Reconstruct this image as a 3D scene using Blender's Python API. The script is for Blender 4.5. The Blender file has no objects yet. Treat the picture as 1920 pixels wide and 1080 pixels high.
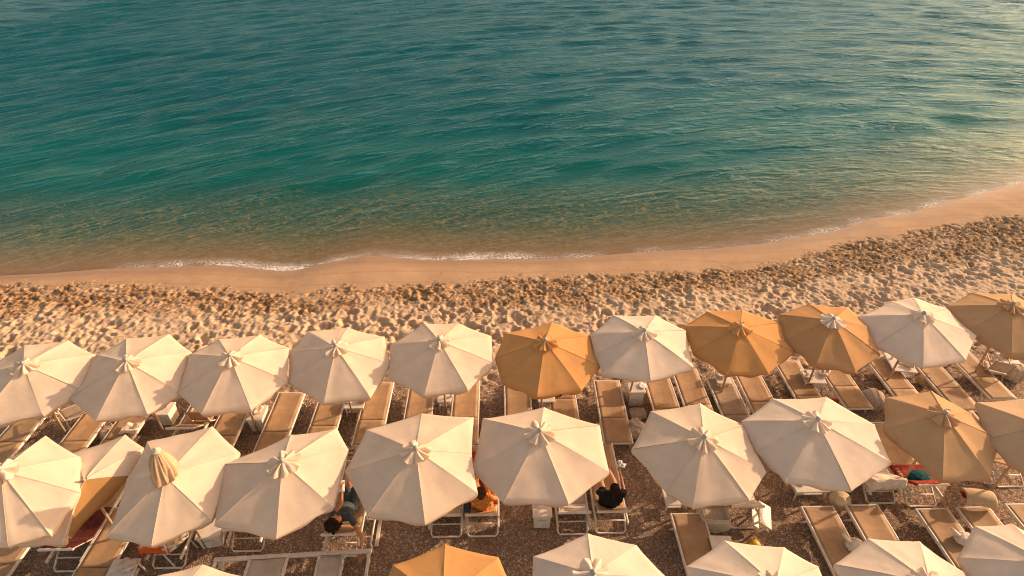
import bpy, bmesh, math, random
import numpy as np
from mathutils import Vector, Matrix, noise as mnoise

random.seed(7)
RNG = np.random.default_rng(11)
sc = bpy.context.scene
COL = sc.collection
R = math.radians
PI = math.pi

# ------------------------------------------------------------------ camera
FPX, PITCH, CAM_H = 1060.0, R(35.5), 10.05
SEA = -0.40
CP, SP = math.cos(PITCH), math.sin(PITCH)
cam_d = bpy.data.cameras.new('camera')
cam_d.sensor_width = 36.0
cam_d.lens = 36.0 * FPX / 1920.0
cam_d.clip_end = 6000
cam = bpy.data.objects.new('camera', cam_d)
COL.objects.link(cam)
cam.location = (0, 0, CAM_H)
cam.rotation_euler = (PI / 2 - PITCH, 0, 0)
sc.camera = cam


def at(px, py, z=0.0):
    """point at height z that is seen at photo pixel (px, py)"""
    a = (px - 960.0) / FPX
    b = -(py - 540.0) / FPX
    dy = CP + b * SP
    dz = -SP + b * CP
    s = (z - CAM_H) / dz
    return Vector((a * s, dy * s, z))


# ------------------------------------------------------------------ render / light
sc.view_settings.view_transform = 'Standard'
sc.view_settings.look = 'None'
sc.view_settings.exposure = 1.20
sc.view_settings.gamma = 1
sc.cycles.use_denoising = True
sc.cycles.filter_width = 1.1
try:
    sc.cycles.sampling_pattern = 'BLUE_NOISE'
except Exception:
    pass
sc.cycles.sample_clamp_indirect = 3.0
sc.cycles.sample_clamp_direct = 6.0
sc.cycles.max_bounces = 8
sc.cycles.transparent_max_bounces = 12
sc.cycles.caustics_reflective = False
sc.cycles.caustics_refractive = False

SUN_EL, SUN_AZ = R(18), R(67)          # azimuth clockwise from +Y
w = bpy.data.worlds.new('World')
sc.world = w
w.use_nodes = True
nt = w.node_tree
sky = nt.nodes.new('ShaderNodeTexSky')
sky.sky_type = 'NISHITA'
sky.sun_disc = False
sky.sun_elevation = SUN_EL
sky.sun_rotation = SUN_AZ
sky.altitude = 0
sky.air_density = 1.0
sky.dust_density = 2.0
sky.ozone_density = 1.0
bg = nt.nodes['Background']
tint = nt.nodes.new('ShaderNodeMix')
tint.data_type = 'RGBA'
tint.blend_type = 'MULTIPLY'
tint.inputs[0].default_value = 1.0
tint.inputs[7].default_value = (1.0, 0.725, 0.52, 1)
nt.links.new(sky.outputs[0], tint.inputs[6])
nt.links.new(tint.outputs[2], bg.inputs[0])
bg.inputs[1].default_value = 0.15

sun_d = bpy.data.lights.new('sun', 'SUN')
sun_d.energy = 2.6
sun_d.angle = R(0.9)
sun_d.color = (1.0, 0.71, 0.485)
sun = bpy.data.objects.new('sun', sun_d)
COL.objects.link(sun)
sv = Vector((math.sin(SUN_AZ) * math.cos(SUN_EL), math.cos(SUN_AZ) * math.cos(SUN_EL), math.sin(SUN_EL)))
sun.rotation_euler = sv.to_track_quat('Z', 'Y').to_euler()
sun.location = sv * 60


# ------------------------------------------------------------------ node helper
class NT:
    def __init__(s, name):
        s.m = bpy.data.materials.new(name)
        s.m.use_nodes = True
        s.t = s.m.node_tree
        s.t.nodes.clear()
        s.out = s.t.nodes.new('ShaderNodeOutputMaterial')

    def n(s, typ, **kw):
        nd = s.t.nodes.new('ShaderNode' + typ)
        for k, v in kw.items():
            setattr(nd, k, v)
        return nd

    def L(s, a, b):
        s.t.links.new(a, b)

    def val(s, sock, v):
        if hasattr(v, 'links') or isinstance(v, bpy.types.NodeSocket):
            s.L(v, sock)
        elif isinstance(v, (tuple, list)) and len(v) == 3 and sock.type == 'RGBA':
            sock.default_value = (*v, 1)
        else:
            sock.default_value = v

    def coord(s, scale=(1, 1, 1), rot=(0, 0, 0), src='Object'):
        tc = s.n('TexCoord')
        mp = s.n('Mapping')
        mp.inputs['Scale'].default_value = scale
        mp.inputs['Rotation'].default_value = rot
        s.L(tc.outputs[src], mp.inputs['Vector'])
        return mp.outputs[0]

    def noise(s, vec, scale, detail=3, rough=.55, dist=0.0):
        t = s.n('TexNoise')
        s.L(vec, t.inputs['Vector'])
        t.inputs['Scale'].default_value = scale
        t.inputs['Detail'].default_value = detail
        t.inputs['Roughness'].default_value = rough
        t.inputs['Distortion'].default_value = dist
        return t.outputs[0]

    def voro(s, vec, scale, feature='F1', out='Color'):
        t = s.n('TexVoronoi', feature=feature)
        s.L(vec, t.inputs['Vector'])
        t.inputs['Scale'].default_value = scale
        return t.outputs[out]

    def ramp(s, fac, stops, interp='LINEAR'):
        r = s.n('ValToRGB')
        r.color_ramp.interpolation = interp
        e = r.color_ramp.elements
        while len(e) < len(stops):
            e.new(0.5)
        for i, (p, c) in enumerate(stops):
            e[i].position = p
            if not isinstance(c, (tuple, list)):
                c = (c, c, c)
            e[i].color = (*c, 1)
        s.L(fac, r.inputs[0])
        return r.outputs[0]

    def mix(s, fac, a, b, blend='MIX'):
        m = s.n('Mix', data_type='RGBA', blend_type=blend)
        s.val(m.inputs[0], fac)
        s.val(m.inputs[6], a)
        s.val(m.inputs[7], b)
        return m.outputs[2]

    def math(s, op, a, b=0.0, clamp=False):
        m = s.n('Math', operation=op, use_clamp=clamp)
        s.val(m.inputs[0], a)
        s.val(m.inputs[1], b)
        return m.outputs[0]

    def attr(s, name):
        a = s.n('Attribute', attribute_name=name)
        return a.outputs['Fac']

    def bump(s, h, strength, dist, normal=None):
        b = s.n('Bump')
        b.inputs['Strength'].default_value = strength
        b.inputs['Distance'].default_value = dist
        s.L(h, b.inputs['Height'])
        if normal is not None:
            s.L(normal, b.inputs['Normal'])
        return b.outputs[0]

    def bsdf(s, color, rough=.7, normal=None, spec=.3):
        b = s.n('BsdfPrincipled')
        s.val(b.inputs['Base Color'], color)
        s.val(b.inputs['Roughness'], rough)
        b.inputs['Specular IOR Level'].default_value = spec
        if normal is not None:
            s.L(normal, b.inputs['Normal'])
        return b

    def done(s, shader):
        s.L(shader, s.out.inputs[0])
        return s.m


def mul(c, k):
    return tuple(min(1, x * k) for x in c)


def fabric(name, col, trans=.22, weave=True):
    t = NT(name)
    v = t.coord()
    info = t.n('ObjectInfo')
    n1 = t.noise(v, 2.3, 4, .6)
    c = t.mix(t.ramp(n1, [(.32, 0.0), (.72, 1.0)]), mul(col, .90), mul(col, 1.06))
    # faint rain marks and dust running over the cloth
    n2 = t.noise(t.coord((1, 1, 1)), 9, 5, .7)
    c = t.mix(t.ramp(n2, [(.58, 0.0), (.76, .45)]), c, mul(col, .72))
    rnd = t.ramp(info.outputs['Random'], [(0, .93), (1, 1.0)])
    c = t.mix(1.0, c, rnd, 'MULTIPLY')
    nb = t.noise(v, 3.2, 3, .5, .6)
    nf = t.noise(v, 190, 2, .6)
    nrm = t.bump(nf, .14, .004, t.bump(nb, .25, .02))
    d = t.bsdf(c, .92, nrm, .12)
    tr = t.n('BsdfTranslucent')
    t.L(c, tr.inputs[0])
    t.L(nrm, tr.inputs['Normal'])
    mx = t.n('MixShader')
    mx.inputs[0].default_value = trans
    t.L(d.outputs[0], mx.inputs[1])
    t.L(tr.outputs[0], mx.inputs[2])
    return t.done(mx.outputs[0])


def cloth(name, col, scale=14, amp=.25, col2=None):
    t = NT(name)
    v = t.coord()
    n = t.noise(v, scale, 4, .6)
    c = t.mix(t.ramp(n, [(.35, 0.0), (.68, 1.0)]), mul(col, 1 - amp), col2 or mul(col, 1 + amp * .4))
    nrm = t.bump(t.noise(v, scale * 2.2, 3, .6), .5, .02)
    return t.done(t.bsdf(c, .92, nrm, .15).outputs[0])


def painted(name, col, rough=.45):
    t = NT(name)
    v = t.coord()
    n = t.noise(v, 7, 5, .65)
    c = t.mix(t.ramp(n, [(.45, 0.0), (.75, 1.0)]), col, mul(col, .74))
    c = t.mix(t.ramp(t.noise(v, 38, 4, .7), [(.62, 0.0), (.72, .6)]), c, mul((.42, .33, .24), .8))
    return t.done(t.bsdf(c, rough, t.bump(n, .1, .01), .35).outputs[0])


def plain(name, col, rough=.6, bumpscale=40):
    t = NT(name)
    v = t.coord()
    n = t.noise(v, bumpscale, 3, .6)
    c = t.mix(t.ramp(n, [(.3, 0.0), (.7, 1.0)]), mul(col, .82), mul(col, 1.1))
    return t.done(t.bsdf(c, rough, t.bump(n, .2, .006), .3).outputs[0])


def sling_mat(name, col):
    t = NT(name)
    v = t.coord()
    wv = t.n('TexWave', wave_type='BANDS', bands_direction='X')
    t.L(v, wv.inputs[0])
    wv.inputs['Scale'].default_value = 60
    wv2 = t.n('TexWave', wave_type='BANDS', bands_direction='Y')
    t.L(v, wv2.inputs[0])
    wv2.inputs['Scale'].default_value = 60
    h = t.math('ADD', wv.outputs[1], wv2.outputs[1])
    n = t.noise(v, 3.5, 5, .65)
    info = t.n('ObjectInfo')
    c = t.mix(t.ramp(n, [(.35, 0.0), (.7, 1.0)]), mul(col, .84), mul(col, 1.12))
    c = t.mix(1.0, c, t.ramp(info.outputs['Random'], [(0, .84), (1, 1.06)]), 'MULTIPLY')
    nrm = t.bump(h, .2, .004, t.bump(n, .4, .02))
    d = t.bsdf(c, .75, nrm, .25)
    tr = t.n('BsdfTranslucent')
    t.L(c, tr.inputs[0])
    mx = t.n('MixShader')
    mx.inputs[0].default_value = .12
    t.L(d.outputs[0], mx.inputs[1])
    t.L(tr.outputs[0], mx.inputs[2])
    return t.done(mx.outputs[0])


def woven(name, c1, c2, scale=45):
    t = NT(name)
    v = t.coord()
    br = t.n('TexChecker')
    t.L(v, br.inputs[0])
    br.inputs['Scale'].default_value = scale
    n = t.noise(v, 11, 3, .6)
    c = t.mix(br.outputs[1], c1, mul(c1, .72))
    c = t.mix(t.ramp(n, [(.5, 0.0), (.58, .8)]), c, c2)
    nrm = t.bump(br.outputs[1], .5, .008)
    return t.done(t.bsdf(c, .85, nrm, .2).outputs[0])


M = {}
M['cream'] = fabric('cream_fabric', (.84, .655, .48), .26)
M['white'] = fabric('off_white_fabric', (.85, .685, .53), .24)
M['orange'] = fabric('orange_fabric', (.67, .345, .125), .24)
M['ochre'] = fabric('ochre_fabric', (.62, .345, .15), .24)
M['tan'] = fabric('tan_fabric', (.63, .39, .20), .24)
M['beige'] = fabric('beige_fabric', (.64, .445, .27), .22)
M['tanpanel'] = fabric('tan_panel_fabric', (.46, .25, .09), .25)
M['paint'] = painted('white_painted_metal', (.72, .62, .51))
M['plastic'] = painted('white_plastic', (.72, .63, .53), .35)
M['wood'] = plain('pale_wood', (.48, .34, .21), .6, 25)
M['steel'] = plain('grey_metal', (.36, .34, .33), .4)
M['sling'] = sling_mat('tan_sling', (.51, .315, .165))
M['sling2'] = sling_mat('grey_tan_sling', (.40, .29, .19))
M['slingw'] = sling_mat('cream_sling', (.62, .53, .42))
M['towel'] = cloth('white_towel', (.70, .58, .46), 12, .2)
M['pattern'] = woven('patterned_cotton', (.62, .50, .38), (.30, .17, .09), 30)
M['straw'] = woven('straw_weave', (.62, .46, .27), (.50, .34, .18), 60)
M['hatstraw'] = woven('pale_straw', (.72, .55, .33), (.66, .48, .28), 70)
M['pouf'] = cloth('beige_pouf_cloth', (.50, .40, .30), 26, .22)
M['pouf2'] = cloth('sand_pouf_cloth', (.58, .46, .33), 18, .2)
M['red'] = cloth('red_towel', (.36, .05, .025), 16, .35)
M['orangered'] = cloth('orange_red_cloth', (.75, .13, .03), 12, .3)
M['maroon'] = cloth('maroon_towel', (.12, .028, .022), 16, .4)
M['teal'] = cloth('teal_cushion_cloth', (.012, .10, .115), 20, .5)
M['slate'] = cloth('slate_blue_cloth', (.075, .09, .097), 18, .3)
M['navy'] = cloth('navy_cloth', (.05, .06, .10), 18, .3)
M['black'] = cloth('black_cloth', (.019, .017, .017), 18, .3)
M['dress'] = cloth('orange_dress', (.72, .20, .045), 16, .35, (.78, .34, .09))
M['skin'] = cloth('tanned_skin', (.52, .25, .125), 30, .12)
M['skin2'] = cloth('light_skin', (.55, .29, .17), 30, .12)
M['hair'] = cloth('dark_hair', (.034, .019, .012), 60, .5)
M['hair2'] = cloth('brown_hair', (.10, .05, .025), 60, .5)
M['paper'] = plain('paper', (.78, .75, .70), .8, 20)
M['yellow'] = plain('yellow_plastic', (.66, .40, .03), .5, 20)
M['flower'] = cloth('white_petals', (.78, .74, .66), 60, .2)


# ------------------------------------------------------------------ mesh helpers
def link(name, bm, mat, parent=None, smooth=False, loc=None, rotz=0.0):
    me = bpy.data.meshes.new(name)
    bm.normal_update()
    bm.to_mesh(me)
    bm.free()
    mats = mat if isinstance(mat, (list, tuple)) else [mat]
    for m_ in mats:
        me.materials.append(M[m_] if isinstance(m_, str) else m_)
    if smooth:
        me.polygons.foreach_set('use_smooth', [True] * len(me.polygons))
    o = bpy.data.objects.new(name, me)
    COL.objects.link(o)
    if parent is not None:
        o.parent = parent
    if loc is not None:
        o.location = loc
    o.rotation_euler.z = rotz
    return o


def tag(o, label=None, cat=None, group=None, kind=None):
    if label: o['label'] = label
    if cat: o['category'] = cat
    if group: o['group'] = group
    if kind: o['kind'] = kind
    return o


def thing(name, label, cat, loc=(0, 0, 0), rotz=0.0, group=None):
    o = bpy.data.objects.new(name, None)
    o.empty_display_size = .2
    COL.objects.link(o)
    o.location = loc
    o.rotation_euler = (0, 0, rotz)
    return tag(o, label, cat, group)


def copy_tree(o, parent=None):
    c = o.copy()
    COL.objects.link(c)
    c.parent = parent
    for ch in list(o.children):
        copy_tree(ch, c)
    return c


def box(bm, c, s, bev=0.0, mat=None):
    """axis box at c size s with optional bevel and optional 4x4 transform"""
    t = bmesh.new()
    bmesh.ops.create_cube(t, size=1)
    bmesh.ops.scale(t, vec=s, verts=t.verts)
    if bev > 0:
        bmesh.ops.bevel(t, geom=t.edges[:], offset=min(bev, min(s) * .45), segments=2, affect='EDGES', profile=.5)
    if mat is not None:
        bmesh.ops.transform(t, matrix=mat, verts=t.verts)
    bmesh.ops.translate(t, vec=c, verts=t.verts)
    me = bpy.data.meshes.new('tmp')
    t.to_mesh(me)
    t.free()
    bm.from_mesh(me)
    bpy.data.meshes.remove(me)


def tube(bm, pts, r, seg=8, closed=False, r2=None):
    """tube through points; r a number or a list"""
    pts = [Vector(p) for p in pts]
    n = len(pts)
    rs = r if isinstance(r, (list, tuple)) else [r] * n
    rings = []
    up = Vector((0, 0, 1))
    prev = None
    for i, p in enumerate(pts):
        if closed:
            d = pts[(i + 1) % n] - pts[i - 1]
        else:
            d = pts[min(i + 1, n - 1)] - pts[max(i - 1, 0)]
        d.normalize()
        ref = prev if prev is not None else (up if abs(d.z) < .9 else Vector((1, 0, 0)))
        a = (ref - d * ref.dot(d))
        if a.length < 1e-5:
            a = d.orthogonal()
        a.normalize()
        prev = a
        b = d.cross(a)
        ring = []
        for k in range(seg):
            th = 2 * PI * k / seg
            ring.append(bm.verts.new(p + (a * math.cos(th) + b * math.sin(th)) * rs[i]))
        rings.append(ring)
    m = n if closed else n - 1
    for i in range(m):
        A, B = rings[i], rings[(i + 1) % n]
        for k in range(seg):
            bm.faces.new((A[k], A[(k + 1) % seg], B[(k + 1) % seg], B[k]))
    if not closed:
        bm.faces.new(rings[0][::-1])
        bm.faces.new(rings[-1])


def lathe(bm, prof, seg=24, c=(0, 0, 0), fold=None):
    """profile [(r,z)] turned about z; fold(th,i)->radius factor"""
    rings = []
    for i, (r, z) in enumerate(prof):
        ring = []
        for k in range(seg):
            th = 2 * PI * k / seg
            rr = r * (fold(th, i) if fold else 1)
            ring.append(bm.verts.new((c[0] + rr * math.cos(th), c[1] + rr * math.sin(th), c[2] + z)))
        rings.append(ring)
    for A, B in zip(rings, rings[1:]):
        for k in range(seg):
            bm.faces.new((A[k], A[(k + 1) % seg], B[(k + 1) % seg], B[k]))
    bm.faces.new(rings[0][::-1])
    bm.faces.new(rings[-1])


def sheet(bm, f, nu, nv, thick=0.0):
    """grid from f(u,v) -> Vector; with thickness both sides are made"""
    top = [[bm.verts.new(f(i / nu, j / nv)) for j in range(nv + 1)] for i in range(nu + 1)]
    for i in range(nu):
        for j in range(nv):
            bm.faces.new((top[i][j], top[i + 1][j], top[i + 1][j + 1], top[i][j + 1]))
    if thick:
        bm.normal_update()
        bot = [[bm.verts.new(v.co - v.normal * thick) for v in row] for row in top]
        for i in range(nu):
            for j in range(nv):
                bm.faces.new((bot[i][j + 1], bot[i + 1][j + 1], bot[i + 1][j], bot[i][j]))
        for i in range(nu):
            bm.faces.new((top[i][0], bot[i][0], bot[i + 1][0], top[i + 1][0]))
            bm.faces.new((top[i + 1][nv], bot[i + 1][nv], bot[i][nv], top[i][nv]))
        for j in range(nv):
            bm.faces.new((top[0][j + 1], bot[0][j + 1], bot[0][j], top[0][j]))
            bm.faces.new((top[nu][j], bot[nu][j], bot[nu][j + 1], top[nu][j + 1]))


def nz(x, y, z=0.0):
    return mnoise.noise(Vector((x, y, z)))


def ellipsoid(bm, c, r, sub=3, lump=0.0, freq=6.0, seed=0.0):
    t = bmesh.new()
    bmesh.ops.create_icosphere(t, subdivisions=sub, radius=1)
    for v in t.verts:
        k = 1 + lump * mnoise.noise(v.co * freq * .5 + Vector((seed, seed, 0)))
        v.co = Vector((c[0] + v.co.x * r[0] * k, c[1] + v.co.y * r[1] * k, c[2] + v.co.z * r[2] * k))
    me = bpy.data.meshes.new('tmp')
    t.to_mesh(me)
    t.free()
    bm.from_mesh(me)
    bpy.data.meshes.remove(me)


# ------------------------------------------------------------------ terrain
def vnoise(x, y, seed):
    xi = np.floor(x).astype(np.int64)
    yi = np.floor(y).astype(np.int64)
    xf = x - xi
    yf = y - yi

    def h(a, b):
        n = (a * 374761393 + b * 668265263 + seed * 974634777) & 0xFFFFFFFF
        n = ((n ^ (n >> 13)) * 1274126177) & 0xFFFFFFFF
        n = n ^ (n >> 16)
        return (n & 0xFFFF) / 65535.0
    u = xf * xf * (3 - 2 * xf)
    v = yf * yf * (3 - 2 * yf)
    return (h(xi, yi) * (1 - u) + h(xi + 1, yi) * u) * (1 - v) + (h(xi, yi + 1) * (1 - u) + h(xi + 1, yi + 1) * u) * v


def fbm(x, y, seed, octv=3, gain=.5):
    s = 0
    a = 1
    tot = 0
    for i in range(octv):
        s = s + a * vnoise(x * 2 ** i, y * 2 ** i, seed + i)
        tot += a
        a *= gain
    return s / tot


def smooth(a, b, x):
    t = np.clip((x - a) / (b - a), 0, 1)
    return t * t * (3 - 2 * t)


def polyline(pts, z):
    q = [at(x, y, z) for x, y in pts]
    xs = np.array([p.x for p in q])
    ys = np.array([p.y for p in q])
    # straight continuation beyond both ends
    xs = np.concatenate([[-900, xs[0] - 12], xs, [xs[-1] + 14, 900]])
    ys = np.concatenate([[ys[0] - 30, ys[0] + .3], ys, [ys[-1] + 7, ys[-1] + 120]])
    return xs, ys


SHORE = polyline([(-60, 520), (0, 517), (100, 512), (190, 504), (290, 502), (380, 498), (440, 499), (520, 508), (560, 506), (610, 493),
                  (690, 479), (740, 482), (790, 487), (850, 488), (920, 486), (960, 485), (1010, 486), (1080, 484),
                  (1150, 477), (1250, 470), (1340, 466), (1430, 457), (1520, 441), (1570, 432), (1630, 411),
                  (1700, 400), (1800, 372), (1860, 357), (1920, 340), (1990, 322)], SEA)
WET = polyline([(-60, 526), (0, 527), (200, 529), (400, 543), (560, 548), (700, 543), (850, 530), (960, 520), (1100, 512),
                (1280, 508), (1400, 498), (1470, 484), (1600, 452), (1750, 428), (1920, 402), (1990, 390)], -.2)
DARK = polyline([(-60, 578), (0, 580), (200, 574), (400, 582), (600, 584), (800, 574), (960, 570), (1100, 562), (1300, 540),
                 (1450, 540), (1600, 508), (1750, 492), (1920, 478), (1990, 470)], -.1)
GRAV = polyline([(-60, 740), (0, 736), (200, 722), (420, 715), (640, 700), (830, 690), (1020, 692), (1200, 672), (1390, 662),
                 (1560, 650), (1730, 640), (1920, 622), (1990, 615)], 0)


def yint(pl, x):
    return np.interp(x, pl[0], pl[1])


def base_height(x, y):
    ys = yint(SHORE, x)
    s = y - ys                                   # positive out to sea
    inland = np.interp(-s, [0, 1.2, 3.0, 6.5, 14], [SEA, SEA + .14, SEA + .30, 0.0, 0.02])
    depth = np.interp(s, [0, 1.2, 3, 6, 10, 25, 60, 200], [0, .19, .64, 1.22, 1.9, 3.5, 6, 14])
    return np.where(s < 0, inland, SEA - depth), s


def axis_coords(lo, hi, step, far, grow=1.35):
    c = list(np.arange(lo, hi + step, step))
    d = step
    x = c[-1]
    while x < far:
        d *= grow
        x += d
        c.append(x)
    d = step
    x = c[0]
    while x > -far:
        d *= grow
        x -= d
        c.insert(0, x)
    return np.array(c)


def grid_mesh(name, X, Y, Z, attrs, mat):
    nx, ny = X.shape
    me = bpy.data.meshes.new(name)
    nv = nx * ny
    co = np.empty((nv, 3), np.float32)
    co[:, 0] = X.ravel()
    co[:, 1] = Y.ravel()
    co[:, 2] = Z.ravel()
    idx = np.arange(nv).reshape(nx, ny)
    q = np.stack([idx[:-1, :-1], idx[1:, :-1], idx[1:, 1:], idx[:-1, 1:]], -1).reshape(-1, 4)
    me.vertices.add(nv)
    me.vertices.foreach_set('co', co.ravel())
    me.loops.add(len(q) * 4)
    me.loops.foreach_set('vertex_index', q.ravel().astype(np.int32))
    me.polygons.add(len(q))
    me.polygons.foreach_set('loop_start', np.arange(0, len(q) * 4, 4, dtype=np.int32))
    me.polygons.foreach_set('loop_total', np.full(len(q), 4, np.int32))
    me.polygons.foreach_set('use_smooth', np.ones(len(q), bool))
    me.update(calc_edges=True)
    for k, a in attrs.items():
        at_ = me.attributes.new(k, 'FLOAT', 'POINT')
        at_.data.foreach_set('value', a.ravel().astype(np.float32))
    me.materials.append(mat)
    o = bpy.data.objects.new(name, me)
    COL.objects.link(o)
    return o


def ground_material():
    t = NT('beach_ground')
    v = t.coord()
    grav, dark, wet, sea = t.attr('gravel'), t.attr('dark'), t.attr('wet'), t.attr('sea')
    # dry sand
    n = t.noise(v, 1.3, 5, .6)
    g = t.noise(v, 70, 3, .7)
    sand = t.mix(t.ramp(n, [(.3, 0.0), (.7, 1.0)]), (.57, .385, .23), (.67, .475, .30))
    sand = t.mix(t.ramp(g, [(.35, .55), (.6, 0.0)]), sand, (.30, .20, .13))
    # smooth damp sand by the water
    wsand = t.mix(t.ramp(t.noise(v, .9, 4, .6), [(.3, 0.0), (.7, 1.0)]), (.40, .245, .135), (.48, .305, .175))
    wsand = t.mix(t.ramp(t.noise(v, 95, 2, .6), [(.3, .35), (.55, 0.0)]), wsand, (.30, .17, .09))
    dmp = t.attr('damp')
    wsand = t.mix(t.math('MULTIPLY', t.ramp(dmp, [(.25, 0.0), (.9, 1.0)]), .55), wsand, (.27, .155, .085))
    wl = t.n('TexWave', wave_type='BANDS', bands_direction='Y')
    t.L(v, wl.inputs[0])
    wl.inputs['Scale'].default_value = .42
    wl.inputs['Distortion'].default_value = 7.0
    wl.inputs['Detail'].default_value = 3
    wl.inputs['Detail Scale'].default_value = .35
    wsand = t.mix(t.ramp(wl.outputs[1], [(.955, 0.0), (.985, .45), (1.0, .0)]), wsand, (.20, .11, .06))
    spk = t.n('SeparateColor')
    t.L(t.voro(v, 11), spk.inputs[0])
    spd = t.voro(v, 11, 'F1', 'Distance')
    spm = t.math('MULTIPLY', t.ramp(spk.outputs[1], [(.93, 0.0), (.95, 1.0)]), t.ramp(spd, [(.20, 1.0), (.30, 0.0)]))
    wsand = t.mix(t.math('MULTIPLY', spm, .8), wsand, (.14, .08, .045))
    # brown weed and shingle band
    dn = t.noise(v, 7, 5, .75, .4)
    dk = t.mix(t.ramp(dn, [(.40, 0.0), (.56, 1.0)]), (.125, .066, .032), (.47, .28, .135))
    # pebbles behind the beach
    pc = t.n('SeparateColor')
    t.L(t.voro(v, 44), pc.inputs[0])
    pb = t.ramp(pc.outputs[0], [(0, (.22, .14, .088)), (.45, (.34, .22, .14)), (.78, (.46, .31, .20)), (.90, (.66, .49, .34)), (1, (.80, .63, .46))])
    pb = t.mix(t.ramp(t.noise(v, .8, 4, .6), [(.35, .0), (.7, .6)]), pb, (.20, .12, .08))
    c = t.mix(wet, sand, wsand)
    c = t.mix(dark, c, dk)
    c = t.mix(grav, c, pb)
    # sea floor: ochre stones and dark weed
    sv_ = t.coord((1, 1, 1))
    s1 = t.noise(sv_, 3.6, 5, .75, .8)
    bed = t.ramp(s1, [(.34, (.06, .09, .065)), (.46, (.24, .20, .10)), (.58, (.56, .39, .16)), (.70, (.74, .55, .26))])
    shal = t.mix(t.ramp(t.noise(v, 14, 3, .7), [(.3, 0.0), (.7, 1.0)]), (.30, .18, .09), (.62, .42, .24))
    bed = t.mix(t.ramp(sea, [(.03, 0.0), (.16, 1.0)]), shal, bed)
    c = t.mix(t.ramp(sea, [(.0, 0.0), (.03, 1.0)]), c, bed)
    peb = t.voro(v, 44, 'F1', 'Distance')
    hb = t.math('MULTIPLY', t.math('SUBTRACT', 1.0, peb), grav)
    nrm = t.bump(hb, .9, .025, t.bump(g, .6, .016))
    rough = t.math('SUBTRACT', .92, t.math('MULTIPLY', t.attr('damp'), .55))
    return t.done(t.bsdf(c, rough, nrm, .25).outputs[0])


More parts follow.
